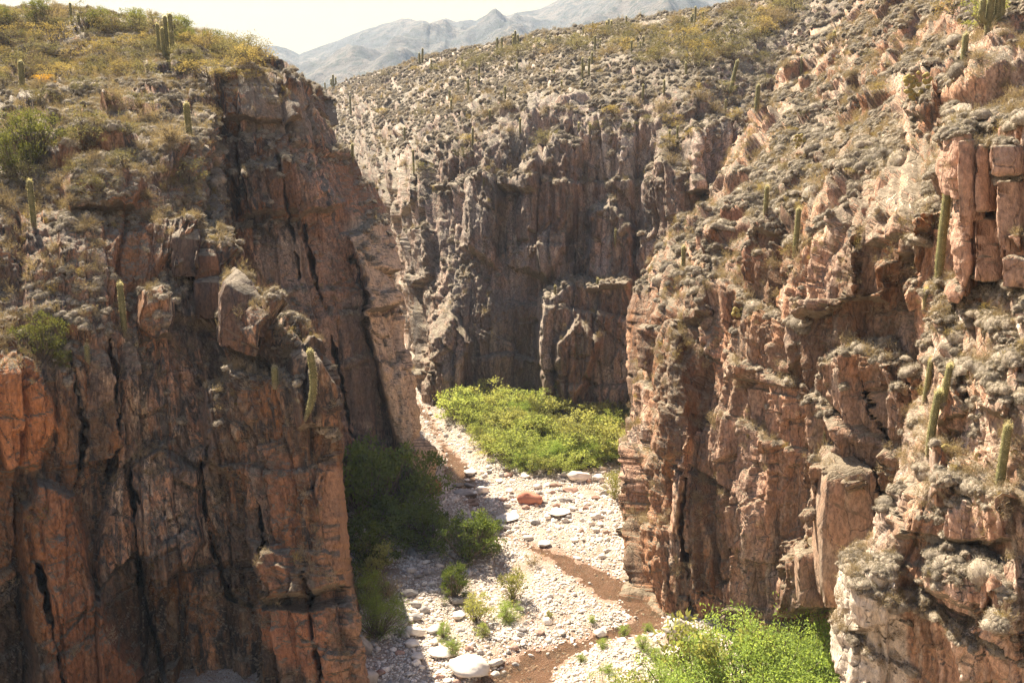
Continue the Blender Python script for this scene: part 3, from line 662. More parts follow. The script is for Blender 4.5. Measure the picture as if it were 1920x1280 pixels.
def shrub_mesh(kind, seed, nleaf=2600, tips=46, L=0.05, W=0.03, spray=0.13, rad=0.55, low=0.25, mat='green', stems=9):
    """height 1, returns (foliage mesh, stem mesh)"""
    r = np.random.default_rng(seed)
    th = r.uniform(0, 2 * np.pi, tips); u = r.uniform(0, 1, tips) ** 0.5; el = r.uniform(0, 1, tips)
    lob = 1 + 0.28 * np.sin(th * 2 + seed) + 0.2 * np.sin(th * 3 + 2 * seed)
    zc = low + (0.92 - low) * el ** 0.75; rr = rad * lob * u * np.sqrt(np.clip(1.05 - ((zc - 0.42) / 0.62) ** 2, 0.05, 1))
    T_ = np.stack([rr * np.cos(th), rr * np.sin(th), zc * r.uniform(0.8, 1.05, tips)], 1)
    k = r.integers(0, tips, nleaf); sprd = spray * r.uniform(0.6, 1.4, tips)[k]
    off = r.normal(size=(nleaf, 3)) * sprd[:, None] * (0.6, 0.6, 0.42)
    pos = T_[k] + off; pos[:, 2] = np.maximum(pos[:, 2], 0.01)
    d = off / (np.linalg.norm(off, axis=1)[:, None] + 1e-6) + rdir(nleaf, r, 0.4) * 0.9; d /= np.linalg.norm(d, axis=1)[:, None]
    V, F = leaves_np(pos, d, L * r.uniform(0.6, 1.4, nleaf), W * r.uniform(0.7, 1.3, nleaf), r)
    fol = mesh_np('foliage_' + kind, V, F, M[mat])
    parts = []
    base = r.normal(size=(stems, 3)) * 0.03; base[:, 2] = -0.06
    for t in range(tips):
        b0 = base[t % stems]; mid = b0 + (T_[t] - b0) * 0.5 + r.normal(size=3) * 0.04
        parts.append(tube_np([b0, mid, T_[t]], [0.014, 0.009, 0.004], 3))
    V, F = merge(parts)
    return fol, mesh_np('stem_' + kind, V, F, M['wood'])
def twig_mesh(kind, seed, n=900, mat='dry', rad=0.6, W=0.012):
    r = np.random.default_rng(seed)
    d = rdir(70, r, 0.9); d[:, 2] = np.abs(d[:, 2]); tipp = d * r.uniform(0.35, 0.75, 70)[:, None] * (rad / 0.6, rad / 0.6, 1.15)
    k = r.integers(0, 70, n); t = r.uniform(0.3, 1, n)[:, None]; pos = tipp[k] * t + r.normal(size=(n, 3)) * 0.03
    dd = d[k] * 0.8 + rdir(n, r, 0.3) * 0.9; dd /= np.linalg.norm(dd, axis=1)[:, None]; pos[:, 2] = np.maximum(pos[:, 2], 0)
    V, F = leaves_np(pos, dd, r.uniform(0.1, 0.3, n), np.full(n, W), r)
    parts = [tube_np([(0, 0, -0.05), p * 0.5 + r.normal(size=3) * 0.03, p], [0.012, 0.008, 0.003], 3) for p in tipp[:40]]
    V2, F2 = merge(parts)
    return mesh_np('foliage_' + kind, V, F, M[mat]), mesh_np('stem_' + kind, V2, F2, M['wood'])

SH = {}
for i in range(4): SH['green', i] = shrub_mesh('green', 10 + i, 2600, 44, 0.06, 0.028, 0.10, 0.62, 0.12, 'green')
for i in range(3): SH['yellowgreen', i] = shrub_mesh('yellowgreen', 20 + i, 1500, 32, 0.075, 0.036, 0.10, 0.6, 0.12, 'yellowgreen')
for i in range(4): SH['fresh', i] = shrub_mesh('fresh', 30 + i, 9000, 90, 0.032, 0.013, 0.10, 0.66, 0.10, 'fresh', 7)
for i in range(3): SH['midgreen', i] = shrub_mesh('midgreen', 80 + i, 4200, 60, 0.042, 0.02, 0.09, 0.62, 0.12, 'midgreen', 6)
for i in range(3): SH['dark', i] = shrub_mesh('dark', 40 + i, 4500, 70, 0.05, 0.028, 0.075, 0.62, 0.12, 'dark', 6)
for i in range(4): SH['olive', i] = shrub_mesh('olive', 50 + i, 1500, 34, 0.055, 0.022, 0.13, 0.7, 0.1, 'olive')
for i in range(3): SH['ochre', i] = shrub_mesh('ochre', 60 + i, 1500, 34, 0.055, 0.025, 0.13, 0.75, 0.08, 'ochre')
for i in range(1): SH['orange', i] = shrub_mesh('orange', 66 + i, 1500, 34, 0.055, 0.03, 0.13, 0.75, 0.08, 'orange')
for i in range(4): SH['dry', i] = twig_mesh('dry', 70 + i)
NV = {}
for k in SH: NV[k[0]] = NV.get(k[0], 0) + 1

ORD = ['', 'first', 'second', 'third', 'fourth', 'fifth', 'sixth', 'seventh', 'eighth', 'ninth', 'tenth', 'eleventh', 'twelfth', 'thirteenth', 'fourteenth', 'fifteenth', 'sixteenth',
       'seventeenth', 'eighteenth', 'nineteenth', 'twentieth']
def ordn(k):
    if k <= 20: return ORD[k]
    t = {2: 'twenty', 3: 'thirty', 4: 'forty', 5: 'fifty'}[k // 10]
    return t + '-' + ORD[k % 10] if k % 10 else {2: 'twentieth', 3: 'thirtieth', 4: 'fortieth', 5: 'fiftieth'}[k // 10]

def thing(name, loc, rz=0.0, scl=1.0, tilt=None):
    o = bpy.data.objects.new(name, None); COL.objects.link(o); o.location = loc; o.empty_display_size = 0.2
    o.rotation_euler = (tilt[0], tilt[1], rz) if tilt else (0, 0, rz); o.scale = (scl,) * 3 if not hasattr(scl, '__len__') else scl
    return o
def put_shrub(kind, loc, size, rz=None, squash=1.0, var=None):
    v = var if var is not None else random.randrange(NV[kind]); fol, st = SH[kind, v]
    name = {'green': 'riverside_shrub', 'yellowgreen': 'riverside_shrub', 'fresh': 'feathery_shrub', 'dark': 'dark_shrub', 'midgreen': 'green_shrub', 'olive': 'olive_shrub', 'ochre': 'ochre_shrub', 'orange': 'ochre_shrub', 'dry': 'dry_shrub'}[kind]
    o = thing(name, loc, random.uniform(0, 6.28) if rz is None else rz, (size * random.uniform(.9, 1.15), size * random.uniform(.9, 1.15), size * squash))
    obj('foliage', fol, o); obj('stem', st, o)
    return o
LOOK = {'midgreen': 'dull green bush', 'green': 'bright green leafy shrub', 'yellowgreen': 'yellow-green leafy shrub', 'fresh': 'feathery light green shrub', 'dark': 'dark green bushy shrub', 'olive': 'olive green bush',
        'ochre': 'ochre yellow low bush', 'orange': 'orange flowering low bush', 'dry': 'leafless twiggy bush'}
def label_rows(items, where, group, nrows, cat='bush', rowword='row', rname=None):
    """items: (px, py, obj, look); rows of equal count, counted from the farthest (highest in view)"""
    items = sorted(items, key=lambda t: t[1]); per = math.ceil(len(items) / nrows)
    for r_ in range(nrows):
        row = sorted(items[r_ * per:(r_ + 1) * per], key=lambda t: t[0])
        rn = (rname[r_] if rname else ('%s row down' % ordn(r_ + 1)) if nrows > 1 else '')
        for k, (x, y, o, look) in enumerate(row):
            tag(o, ('%s %s, %s%s from left' % (look, where, (rn + ', ') if rn else '', ordn(k + 1))), cat, group)
def inpoly(px, py, poly): return polysd(np.array([float(px)]), np.array([float(py)]), poly)[0] > 0
def sample_poly(poly, n, mind, r):
    P_ = np.array(poly, float); lo, hi = P_.min(0), P_.max(0); out = []; tries = 0
    while len(out) < n and tries < n * 60:
        tries += 1; x, y = r.uniform(lo[0], hi[0]), r.uniform(lo[1], hi[1])
        if not inpoly(x, y, poly): continue
        if any((x - a) ** 2 + ((y - b_) * 1.8) ** 2 < mind ** 2 for a, b_ in out): continue
        out.append((x, y))
    return out
KEEP = [(316, 118), (402, 288), (398, 330), (42, 164), (64, 425), (134, 42)]
def scatter_shrubs(poly, n, mind, kinds, size, where, group, nrows, seed, only=None, squash=(0.7, 1.0), rname=None):
    r = np.random.default_rng(seed); items = []
    for x, y in sample_poly(poly, n, mind, r):
        if any(abs(x - a) < 24 and -6 < y - b_ < 60 for a, b_ in KEEP): continue
        h = hit(x, y, only)
        if not h: continue
        kind = kinds[r.integers(len(kinds))]; s = r.uniform(*size)
        o = put_shrub(kind, h[0] - Vector((0, 0, 0.04 * s)), s, squash=r.uniform(*squash)); items.append((x, y, o, LOOK[kind]))
    label_rows(items, where, group, nrows, rname=rname); return items

# thicket on the bed under the far cliff
scatter_shrubs([(845,775),(880,762),(1000,768),(1110,790),(1195,790),(1185,900),(1130,868),(1060,895),(990,890),(915,850),(895,812),(855,790)], 85, 19,
    ['green', 'green', 'yellowgreen', 'yellowgreen', 'fresh', 'midgreen'], (1.6, 4.6), 'in the far thicket', 'bright green shrubs of the thicket on the river bed', 6, 101, ['gravel_river_bed'], (0.75, 1.05))
# left hilltop
HL = ['rock_cliff_near_left', 'rock_cliff_mid_left']
scatter_shrubs([(0,50),(120,28),(210,55),(330,72),(430,100),(500,125),(470,150),(380,150),(200,150),(0,150)], 85, 21, ['olive', 'olive', 'ochre', 'dry', 'ochre', 'olive'], (1.6, 3.2),
    'on the left hilltop', 'bushes on the left hilltop', 5, 102, HL, (0.6, 0.95))
scatter_shrubs([(0,160),(220,160),(330,240),(380,330),(330,420),(180,440),(60,420),(0,420)], 34, 38, ['olive', 'dry', 'dry', 'olive', 'dry'], (1.3, 2.6), 'below the left hilltop',
    'bushes on the left slope', 3, 103, HL, (0.6, 0.95))
scatter_shrubs([(0,48),(110,22),(205,52),(215,62),(100,42),(0,62)], 12, 17, ['olive', 'midgreen', 'dry', 'olive'], (2.6, 4.2), 'on the left hill crest', 'bushes on the left hill crest', 1, 112, HL, (0.7, 0.95))
scatter_shrubs([(215,50),(330,58),(440,100),(500,122),(480,132),(420,112),(320,76),(215,62)], 16, 16, ['olive', 'midgreen', 'olive', 'dry'], (2.4, 4.4), 'on the right brow of the left hill', 'bushes on the right brow of the left hill', 1, 113, HL, (0.7, 0.95))
# far ridge
scatter_shrubs([(700,150),(800,120),(960,90),(1100,66),(1220,52),(1400,8),(1500,0),(1480,60),(1330,130),(1210,130),(1100,100),(900,130),(740,160)], 75, 15, ['olive', 'olive', 'ochre', 'dry', 'olive'], (2.2, 4.4),
    'on the far ridge', 'bushes on the far ridge', 4, 104, ['rock_cliff_far', 'rock_cliff_mid_right'], (0.6, 0.9))
scatter_shrubs([(640,210),(800,190),(1000,180),(1250,200),(1400,100),(1480,120),(1300,330),(1100,250),(900,330),(750,330)], 30, 40, ['dry', 'olive', 'dry', 'ochre'], (1.8, 3.0), 'above the far cliff',
    'bushes on the far slope', 3, 105, ['rock_cliff_far', 'rock_cliff_mid_right'], (0.6, 0.9))
# right slope and ledges
scatter_shrubs([(1560,60),(1700,10),(1900,60),(1900,220),(1780,240),(1600,330),(1450,380),(1330,420),(1420,230)], 26, 45, ['dry', 'dry', 'olive', 'ochre'], (0.8, 1.6), 'on the right slope',
    'bushes on the right slope', 3, 106, None, (0.6, 0.9))

def one(kind, px, py, hpx, label, sq=1.0, wide=1.0, only=None, cat='bush', group=None, var=None, z=None):
    """a shrub with its base at (px, py), hpx pixels tall"""
    h = hit(px, min(py, 2400), only)
    s = hpx * abs(h[0].y) / FPX
    o = put_shrub(kind, h[0] - Vector((0, 0, 0.03 * s)), s, squash=1.0, var=var); o.scale = (s * wide, s * wide, s * sq)
    tag(o, label, cat, group); return o
GB = ['gravel_river_bed']
gd = 'shaded trees and bushes against the left cliff'
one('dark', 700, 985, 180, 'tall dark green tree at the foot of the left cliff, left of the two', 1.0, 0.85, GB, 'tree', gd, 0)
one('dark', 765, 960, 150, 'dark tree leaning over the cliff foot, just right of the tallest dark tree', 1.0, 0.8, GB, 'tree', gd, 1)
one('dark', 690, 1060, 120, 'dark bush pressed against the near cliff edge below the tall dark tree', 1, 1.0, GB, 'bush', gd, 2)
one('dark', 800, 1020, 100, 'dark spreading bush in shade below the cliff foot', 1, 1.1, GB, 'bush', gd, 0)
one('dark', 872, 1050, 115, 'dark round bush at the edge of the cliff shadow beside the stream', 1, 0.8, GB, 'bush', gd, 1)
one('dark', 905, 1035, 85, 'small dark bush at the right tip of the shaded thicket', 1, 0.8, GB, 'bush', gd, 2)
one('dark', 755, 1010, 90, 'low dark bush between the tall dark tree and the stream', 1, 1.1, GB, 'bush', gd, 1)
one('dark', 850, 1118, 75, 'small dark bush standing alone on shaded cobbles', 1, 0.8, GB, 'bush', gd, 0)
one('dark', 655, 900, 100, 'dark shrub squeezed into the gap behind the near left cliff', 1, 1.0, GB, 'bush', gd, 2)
gs = 'sunlit bushes on the near gravel bank'
one('yellowgreen', 700, 1085, 90, 'leafy bush with sunlit yellow-green tips under the dark trees', 1, 0.9, GB, 'bush', gs, 0)
one('fresh', 690, 1135, 85, 'light green bush at the near cliff foot above the brightest bush', 1, 0.8, GB, 'bush', gs, 2)
one('dry', 725, 1120, 60, 'dry straw-coloured bush between two green bushes by the near cliff', 1, 1.2, GB, 'bush', gs, 0)
one('fresh', 708, 1190, 95, 'bright yellow-green bush beside the near left cliff edge', 1, 0.95, GB, 'bush', gs, 1)
one('yellowgreen', 962, 1125, 70, 'upright yellow-green bush at the edge of the cliff shadow', 1, 0.75, GB, 'bush', gs, 1)
one('yellowgreen', 895, 1165, 70, 'yellow-green bush on the gravel, left of the round green one', 1, 0.75, GB, 'bush', gs, 2)
one('fresh', 950, 1162, 48, 'round fresh green bush on the gravel bank', 1, 0.9, GB, 'bush', gs, 2)
one('green', 907, 1192, 34, 'small pale green bush below the yellow-green pair', 1, 0.8, GB, 'bush', gs, 1)
one('fresh', 832, 1198, 45, 'thin upright light green bush left of the gravel bank middle', 1, 0.6, GB, 'bush', gs, 3)
one('fresh', 850, 1228, 45, 'small vivid green bush beside the biggest pale boulder', 1, 0.7, GB, 'bush', gs, 0)
one('yellowgreen', 1030, 1158, 18, 'tiny green tuft alone on the pale gravel', 1, 0.9, GB, 'bush', gs, 0)
one('ochre', 1000, 1056, 28, 'yellowish tuft on the sand bank beside the stream', 0.8, 0.9, GB, 'bush', gs, 1)
one('yellowgreen', 1152, 935, 62, 'yellow straw-green bush against the right cliff foot', 1, 0.6, GB, 'bush', gs, 1)
gf = 'feathery green trees at the foot of the right cliff'
for k, (x, y, hp, kd, wd, lb) in enumerate([
    (1330,1330,243,'yellowgreen',0.7,'yellow-green upright tree at the foot of the right cliff'),
    (1400,1340,236,'fresh',0.9,'feathery green tree in the middle of the foreground clump'),
    (1480,1330,217,'fresh',0.8,'feathery green tree just right of the clump middle'),
    (1560,1330,243,'fresh',0.8,'feathery green tree against the near right buttress'),
    (1240,1345,140,'fresh',0.9,'low feathery tree at the left end of the foreground clump'),
    (1150,1360,110,'fresh',1.1,'sparse feathery sapling left of the foreground clump by the stream'),
    (1300,1380,192,'fresh',1.0,'low feathery tree in front of the yellow-green tree'),
    (1190,1350,108,'yellowgreen',1.0,'small sparse bush at the lower left of the foreground clump'),
    (1430,1400,217,'fresh',1.0,'feathery tree cut by the bottom of the picture, middle of the clump'),
    (1550,1400,217,'fresh',0.9,'feathery tree cut by the bottom of the picture beside the buttress'),
    (1590,1260,179,'yellowgreen',0.6,'thin yellow-green tree squeezed between the two right cliffs')]):
    one(kd, x, y, hp, lb, 1, wd, GB, 'tree', gf, k % NV[kd])
for k, (x, y, hp) in enumerate([(1130,1215,24),(1170,1190,24),(1110,1165,16),(1205,1215,34),(1235,1240,40),(1090,1240,20),(1140,1262,26),(1215,1185,22)]):
    one('fresh', x, y, hp, 'small sparse green sapling on the wet gravel, %s from left' % ordn(sorted([1130,1170,1110,1205,1235,1090,1140,1215]).index(x) + 1), 1, 0.9, GB, 'bush', 'saplings on the wet gravel', k % 4)
gl = 'green bushes on the left cliff'
one('midgreen', 62, 300, 120, 'broad tall olive-green bush on the left slope', 0.85, 0.8, HL, 'bush', gl, 0)
one('midgreen', 25, 330, 100, 'yellow-green bush at the left edge of the picture', 0.85, 0.8, HL, 'bush', gl, 1)
one('olive', 175, 265, 75, 'olive bush right of the broad yellow-green bush', 0.9, 1.1, HL, 'bush', gl, 2)
one('midgreen', 82, 672, 95, 'yellow-green bush growing above the orange rock slab', 1, 0.7, HL, 'bush', gl, 2)
one('midgreen', 118, 690, 40, 'small green bush at the foot of the bush above the orange slab', 1, 0.8, HL, 'bush', gl, 0)
one('orange', 82, 160, 22, 'orange flowering bush on the left hilltop beside a stout cactus', 1, 1.1, HL, 'bush', gl, 0)
one('dry', 390, 520, 40, 'dry bush behind the flat topped rock block', 1, 1.1, HL, 'bush', gl, 1)
one('dry', 475, 525, 45, 'dry grassy bush behind the pointed rock block', 1, 0.9, HL, 'bush', gl, 2)
one('dry', 540, 665, 38, 'straw-coloured grass bush on the edge of the near left cliff', 1, 0.9, HL, 'bush', gl, 3)
one('yellowgreen', 1845, 50, 75, 'bright green bush behind the branched cactus at top right', 0.7, 0.9, None, 'bush', None, 1)
one('ochre', 1790, 25, 45, 'yellow flowering bush at the top right of the slope', 1, 1.0, None, 'bush', None, 1)
one('ochre', 1860, 1290, 55, 'yellow-green flowering bush at the bottom of the near right buttress', 0.8, 1.0, None, 'bush', None, 0)
one('olive', 1000, 745, 42, 'olive bush growing between thicket and far rock spur', 1, 0.9, None, 'bush', None, 0)

# ------------------------------------------------------------------ cacti
def column_mesh(H, R, ribs=14, bend=(0, 0), seed=0, taper=0.93, rings=None, base_pinch=0.75):
    """ribbed column along a curved axis; returns verts/faces and rib crest samples"""
    rings = rings or max(10, int(H * 5)); per = ribs * 2; V, crest = [], []
    zs = list(np.linspace(0, H - R * 1.1, rings)) + [H - R * 1.1 * f for f in (0.8, 0.6, 0.42, 0.26, 0.13, 0.04, 0.0)]; rings = len(zs) - 1
    for i in range(rings + 1):
        z = zs[i]; t = z / H
        cx = bend[0] * (t ** 2 if bend[1] == 0 else 1.6 * (1 - (1 - t) ** 3) - 0.6 * t ** 2); cy = 0.0
        r0 = R * (base_pinch + (1 - base_pinch) * min(1, t * 4)) * (1 - (1 - taper) * t) * (1 + 0.03 * math.sin(t * 23 + seed))
        e = (H - z) / (R * 1.1)
        if e < 1: r0 *= math.sqrt(max(0.02, 1 - (1 - e) ** 2))
        for j in range(per):
            a = 2 * math.pi * j / per + 0.1 * math.sin(t * 3 + seed); rr = r0 * (1.0 if j % 2 == 0 else 0.84)
            V.append((cx + rr * math.cos(a), cy + rr * math.sin(a), z))
            if j % 2 == 0: crest.append(((cx + rr * math.cos(a), cy + rr * math.sin(a), z), (math.cos(a), math.sin(a), 0.15 + (1.2 if e < 1.5 else 0)), t))
    F = [(i * per + j, i * per + (j + 1) % per, (i + 1) * per + (j + 1) % per, (i + 1) * per + j) for i in range(rings) for j in range(per)]
    return np.array(V), np.array(F), crest
def spine_mesh(crest, L, seed, n=3):
    r = np.random.default_rng(seed); P_ = np.repeat(np.array([c[0] for c in crest]), n, 0); D_ = np.repeat(np.array([c[1] for c in crest]), n, 0)
    P_ = P_ + r.normal(size=P_.shape) * (0.01, 0.01, 0.09); D_ = D_ + r.normal(size=D_.shape) * 0.55; D_ /= np.linalg.norm(D_, axis=1)[:, None]
    return leaves_np(P_, D_, L * r.uniform(0.5, 1.3, len(P_)), np.full(len(P_), 0.009 if L < 0.1 else 0.015), r)
CG = 'columnar cacti on the cliffs and slopes'
def cactus(px, py, hpx, wpx, label, bend=(0, 0), arms=(), group=CG, near=True, only=None, lean=0.0, down=40, fwd=0.0):
    h = hit(px, py, only, down)
    if not h: return None
    loc = h[0]; sc_ = loc.y / FPX; H = hpx * sc_ + fwd * 0.8; loc = loc + Vector((0, -fwd, -fwd * 0.9)); R = max(wpx * sc_ * 0.46, 0.10); sd_ = int(px * 7 + py) & 0xffff
    r = np.random.default_rng(sd_)
    o = thing('columnar_cactus', loc - Vector((0, 0, 0.25)), r.uniform(-0.3, 0.3) if not arms else 0.0, 1.0, (r.normal() * 0.015, lean + r.normal() * 0.02))
    bd = (bend[0] * sc_, bend[1])
    V, F, cr = column_mesh(H + 0.25, R, 16 if near else 8, bd, sd_ % 7, rings=int(max(10, H * 5)) if near else 8)
    st = obj('stem', mesh_np('stem', V, F, M['cactus'], False), o)
    sp_ = [spine_mesh(cr, 0.075 if near else 0.14, sd_, 3 if near else 1)]
    V, F = sp_[0]; obj('spines', mesh_np('spines', V, F, M['spine']), o)['kind'] = 'stuff'
    for (hb, dx, dy, ah, aw) in arms:                 # attach height (0..1), offset px right, depth px, arm height px, width px
        z0 = hb * H; ax, ay = dx * sc_, dy * sc_; aH = ah * sc_; aR = max(aw * sc_ / 2, 0.09)
        pts = [(bd[0] * hb ** 2, 0, z0), (ax * .55, ay * .55, z0 + 0.02 * H), (ax * 0.93, ay * 0.93, z0 + 0.35 * abs(ax) + .1), (ax, ay, z0 + 0.8 * abs(ax) + .3)]
        V1, F1 = tube_np(pts, [aR * .8, aR * .9, aR, aR], 14)
        V2, F2, c2 = column_mesh(aH, aR, 12 if near else 8, (0, 0), sd_ % 5, base_pinch=1.0, rings=int(max(8, aH * 5)))
        b0 = np.array(pts[2]) + (0, 0, 0.1); V2 = V2 + b0; c2 = [(tuple(np.array(c[0]) + b0), c[1], c[2]) for c in c2]
        V, F = merge([(V1, F1), (V2, F2)]); a_ = obj('arm', mesh_np('arm', V, F, M['cactus']), o)
        V, F = spine_mesh(c2, 0.075 if near else 0.14, sd_ + 3, 3); obj('spines', mesh_np('spines', V, F, M['spine']), a_)['kind'] = 'stuff'
    tag(o, label, 'cactus', group); return o

# left side
cactus(134,42,33,5,'thin tall cactus on the crest of the left hill against the sky', near=False)
cactus(148,44,17,6,'short stubby cactus beside the thin one on the left crest', near=False)
cactus(316,118,80,8,'many-armed candelabra cactus on the left hilltop', arms=[(0.28,-16,0,40,6),(0.3,9,3,58,8),(0.15,-5,-6,46,6),(0.25,12,-6,30,6),(0.1,14,4,20,5)])
cactus(42,164,46,11,'single stout cactus at the left edge of the hilltop')
cactus(398,330,136,12,'tall spindly cactus with two low arms on the upper left cliff', bend=(4,0), arms=[(0.42,-13,-6,26,9),(0.45,11,-8,24,9)], fwd=4.0)
cactus(64,425,86,11,'cactus with glowing spiny tip on the left slope below the bushes')
cactus(234,628,102,12,'upright cactus standing mid-height on the near left cliff')
cactus(164,678,34,10,'small stubby cactus on the near left cliff face')
cactus(570,782,138,15,'curved cactus growing out of the near left cliff edge', bend=(17,1))
cactus(516,722,38,14,'short fat cactus just left of the curved one')
cactus(661,302,31,6,'small cactus perched on the rim of the middle left cliff', near=False)
# far ridge and slope
ridge_c = [(625,166,24),(610,170,14),(787,121,20),(792,119,26),(809,131,18),(866,128,21),(932,95,22),(941,96,23),(962,92,26),(967,93,32),(1011,88,10),(1027,80,11),(1050,77,9),(1065,86,12),(1071,84,14),(1077,76,12),(1093,66,12),(1111,58,15),(1115,97,27),(1125,92,16),(1141,52,14),(1174,46,14),(1200,92,13),(1205,88,18),(1184,99,21),(1272,56,9),(1282,50,16),(1295,47,14),(1298,46,18),(1303,48,32),(1317,46,22),(1449,29,16),(1470,22,15),(1488,26,17)]
slope_c = [(658,216,35),(899,144,22),(1110,120,20),(1092,148,36),(1104,142,30),(1095,132,10),(1091,167,14),(1053,167,14),(970,137,17),(878,180,29),(843,188,17),(898,158,16),(846,207,20),(919,227,20),(975,252,28),(886,275,34),(1085,246,15),(1106,250,17),(759,264,24),(776,327,44),(907,348,22),(1039,146,13),(948,186,22),(1286,146,26),(1309,131,13),(1205,187,26),(1245,176,24),(1360,210,21),(1255,264,19),(1270,264,26),(1119,547,26),(1125,546,22),(1153,462,32),(1041,552,17),(1078,668,26),(940,190,16)]
gr = 'small cacti along the far ridge'; ridge_c.sort()
for k, (x, y, hp) in enumerate(ridge_c):
    cactus(x, y, hp, 3.4 if hp < 20 else 4.5, ('tall' if hp > 24 else 'short' if hp < 14 else 'slim') + ' dark cactus on the far ridge skyline, %s from the left' % ordn(k + 1), group=gr, near=False,
           arms=[(0.3, 5, 0, hp * .45, 3.5), (0.25, -4, 0, hp * .4, 3)] if (x in (625, 967, 1141)) else ())
gsl = 'small cacti on the far slope and cliff'; slope_c.sort()
for k, (x, y, hp) in enumerate(slope_c):
    cactus(x, y, hp, 4.5 if hp > 16 else 4, ('tall' if hp > 27 else 'short' if hp < 17 else 'slim') + ' cactus on the rugged far wall, %s from the left' % ordn(k + 1), group=gsl, near=False)
# right side
cactus(1368,177,60,8,'leaning cactus in front of an overhang on the right slope', near=True, lean=0.18)
cactus(1418,208,46,9,'pale stout cactus on the shoulder of the right cliff')
cactus(1435,398,48,9,'upright cactus on the shrubby ledge of the right cliff')
cactus(1490,480,90,11,'cactus rooted in a rock crack in the middle of the right cliff')
cactus(1281,505,44,9,'small cactus near the left edge of the right cliff')
cactus(1563,82,22,7,'short pale cactus below the dark overhang at top right')
cactus(1502,140,32,6,'thin cactus on the upper right slope')
cactus(1806,122,54,12,'cactus standing on the upper right slope near the near buttress')
cactus(1852,62,70,15,'thick branched cactus at the top right corner', arms=[(0.35,-15,0,30,12),(0.4,14,0,40,11),(0.3,20,-4,34,10)])
cactus(1759,533,202,18,'tallest ribbed cactus, right of the picture before the pink rock face', bend=(9,0))
cactus(1734,570,30,9,'little stub cactus on the ledge below the tallest cactus')
cactus(1734,748,80,12,'slim cactus, leftmost of the three on the right ledge', lean=0.03)
cactus(1768,757,80,14,'curved cactus, rightmost of the three on the right ledge', bend=(6,0))
cactus(1742,846,126,17,'thick leaning cactus in front of the other two on the right ledge', bend=(9,0))
cactus(1873,912,132,19,'broad ribbed cactus among shrubs near the right edge')
cactus(1546,826,18,7,'tiny cactus above the big square pillar of the right cliff')
cactus(1119,0,0,1,'', near=False) if False else None

# knobbly cushion cacti
def knob_cluster(px, py, wpx, hpx, n, label, seed):
    h = hit(px, py); loc = h[0]; s = loc.y / FPX; r = np.random.default_rng(seed)
    o = thing('cushion_cactus', loc); parts = []
    for k in range(n):
        x = r.uniform(-.5, .5) * wpx * s; z = r.uniform(0, 1) * hpx * s; yy = z * 0.35 - 0.15; rad = r.uniform(0.10, 0.17)
        uu = np.linspace(0, np.pi, 7); vv = np.linspace(0, 2 * np.pi, 13)[:-1]
        V = np.array([(x + rad * (1 + .12 * (j % 2)) * math.sin(a) * math.cos(b_), yy + rad * (1 + .12 * (j % 2)) * math.sin(a) * math.sin(b_), z + rad * 1.1 * math.cos(a)) for a in uu for j, b_ in enumerate(vv)])
        F = [(i * 12 + j, (i + 1) * 12 + j, (i + 1) * 12 + (j + 1) % 12, i * 12 + (j + 1) % 12) for i in range(6) for j in range(12)]
        ob = obj('knob', mesh_np('knob', V, F, M['knob'], True), o)
    tag(o, label, 'cactus', 'knobbly cushion cacti'); return o
knob_cluster(1722,185,48,48,40,'large cluster of yellow knobbly cushion cacti on the upper right overhang',1)
knob_cluster(1500,278,24,24,16,'small cluster of yellow knobbly cacti above an orange rock face',2)
knob_cluster(1385,592,26,16,18,'cluster of yellow knobbly cacti on a rock head in the middle of the right cliff',3)
knob_cluster(1775,845,34,8,10,'low cluster of grey-green knobbly cacti on stones behind the leaning cactus',4)

# ------------------------------------------------------------------ boulders
def boulder_mesh(seed, sub=3, ang=0.35, mat='boulder'):
    import bmesh
    bm = bmesh.new(); bmesh.ops.create_icosphere(bm, subdivisions=sub, radius=0.5)
    V = np.array([v.co[:] for v in bm.verts]); F = np.array([[v.index for v in f.verts] for f in bm.faces]); bm.free()
    r = np.random.default_rng(seed); n = V / np.linalg.norm(V, axis=1)[:, None]
    for k in range(10):                                           # planar cuts make it angular
        d = rdir(1, r)[0]; lim = r.uniform(0.26, 0.42) ; t = V @ d; V = V - np.outer(np.maximum(t - lim, 0) * (0.55 + ang), d)
    V = V * (1, r.uniform(.7, 1), r.uniform(.55, .85)) + n * (0.05 * fbm(n * 1.6 + seed, 3))[:, None]
    return mesh_np('boulder', V, F, M[mat], True)
BM = {m_: [boulder_mesh(200 + i * 3 + k, 3, mat=m_) for k in range(5)] for i, m_ in enumerate(('boulder', 'boulder_grey', 'boulder_red', 'boulder_rust'))}
def boulder(px, py, wpx, hpx, kind, label, group='boulders on the river bed', rz=None, name='boulder'):
    h = hit(px, py, GB, 400); loc = h[0]; s = (loc - camV).length / FPX * 1.05; r = random.Random(int(px * 13 + py))
    o = obj(name, r.choice(BM[kind])); W = wpx * s; Hh = hpx * s
    o.location = loc + Vector((0, 0, Hh * 0.28)); o.scale = (W * 1.08, W * r.uniform(.7, 1.1), Hh * (1.25 if name == 'boulder' else 1.75)); o.rotation_euler = (r.uniform(-.15, .15), r.uniform(-.15, .15), rz if rz is not None else r.uniform(-0.5, 0.5))
    tag(o, label, 'boulder', group); return o
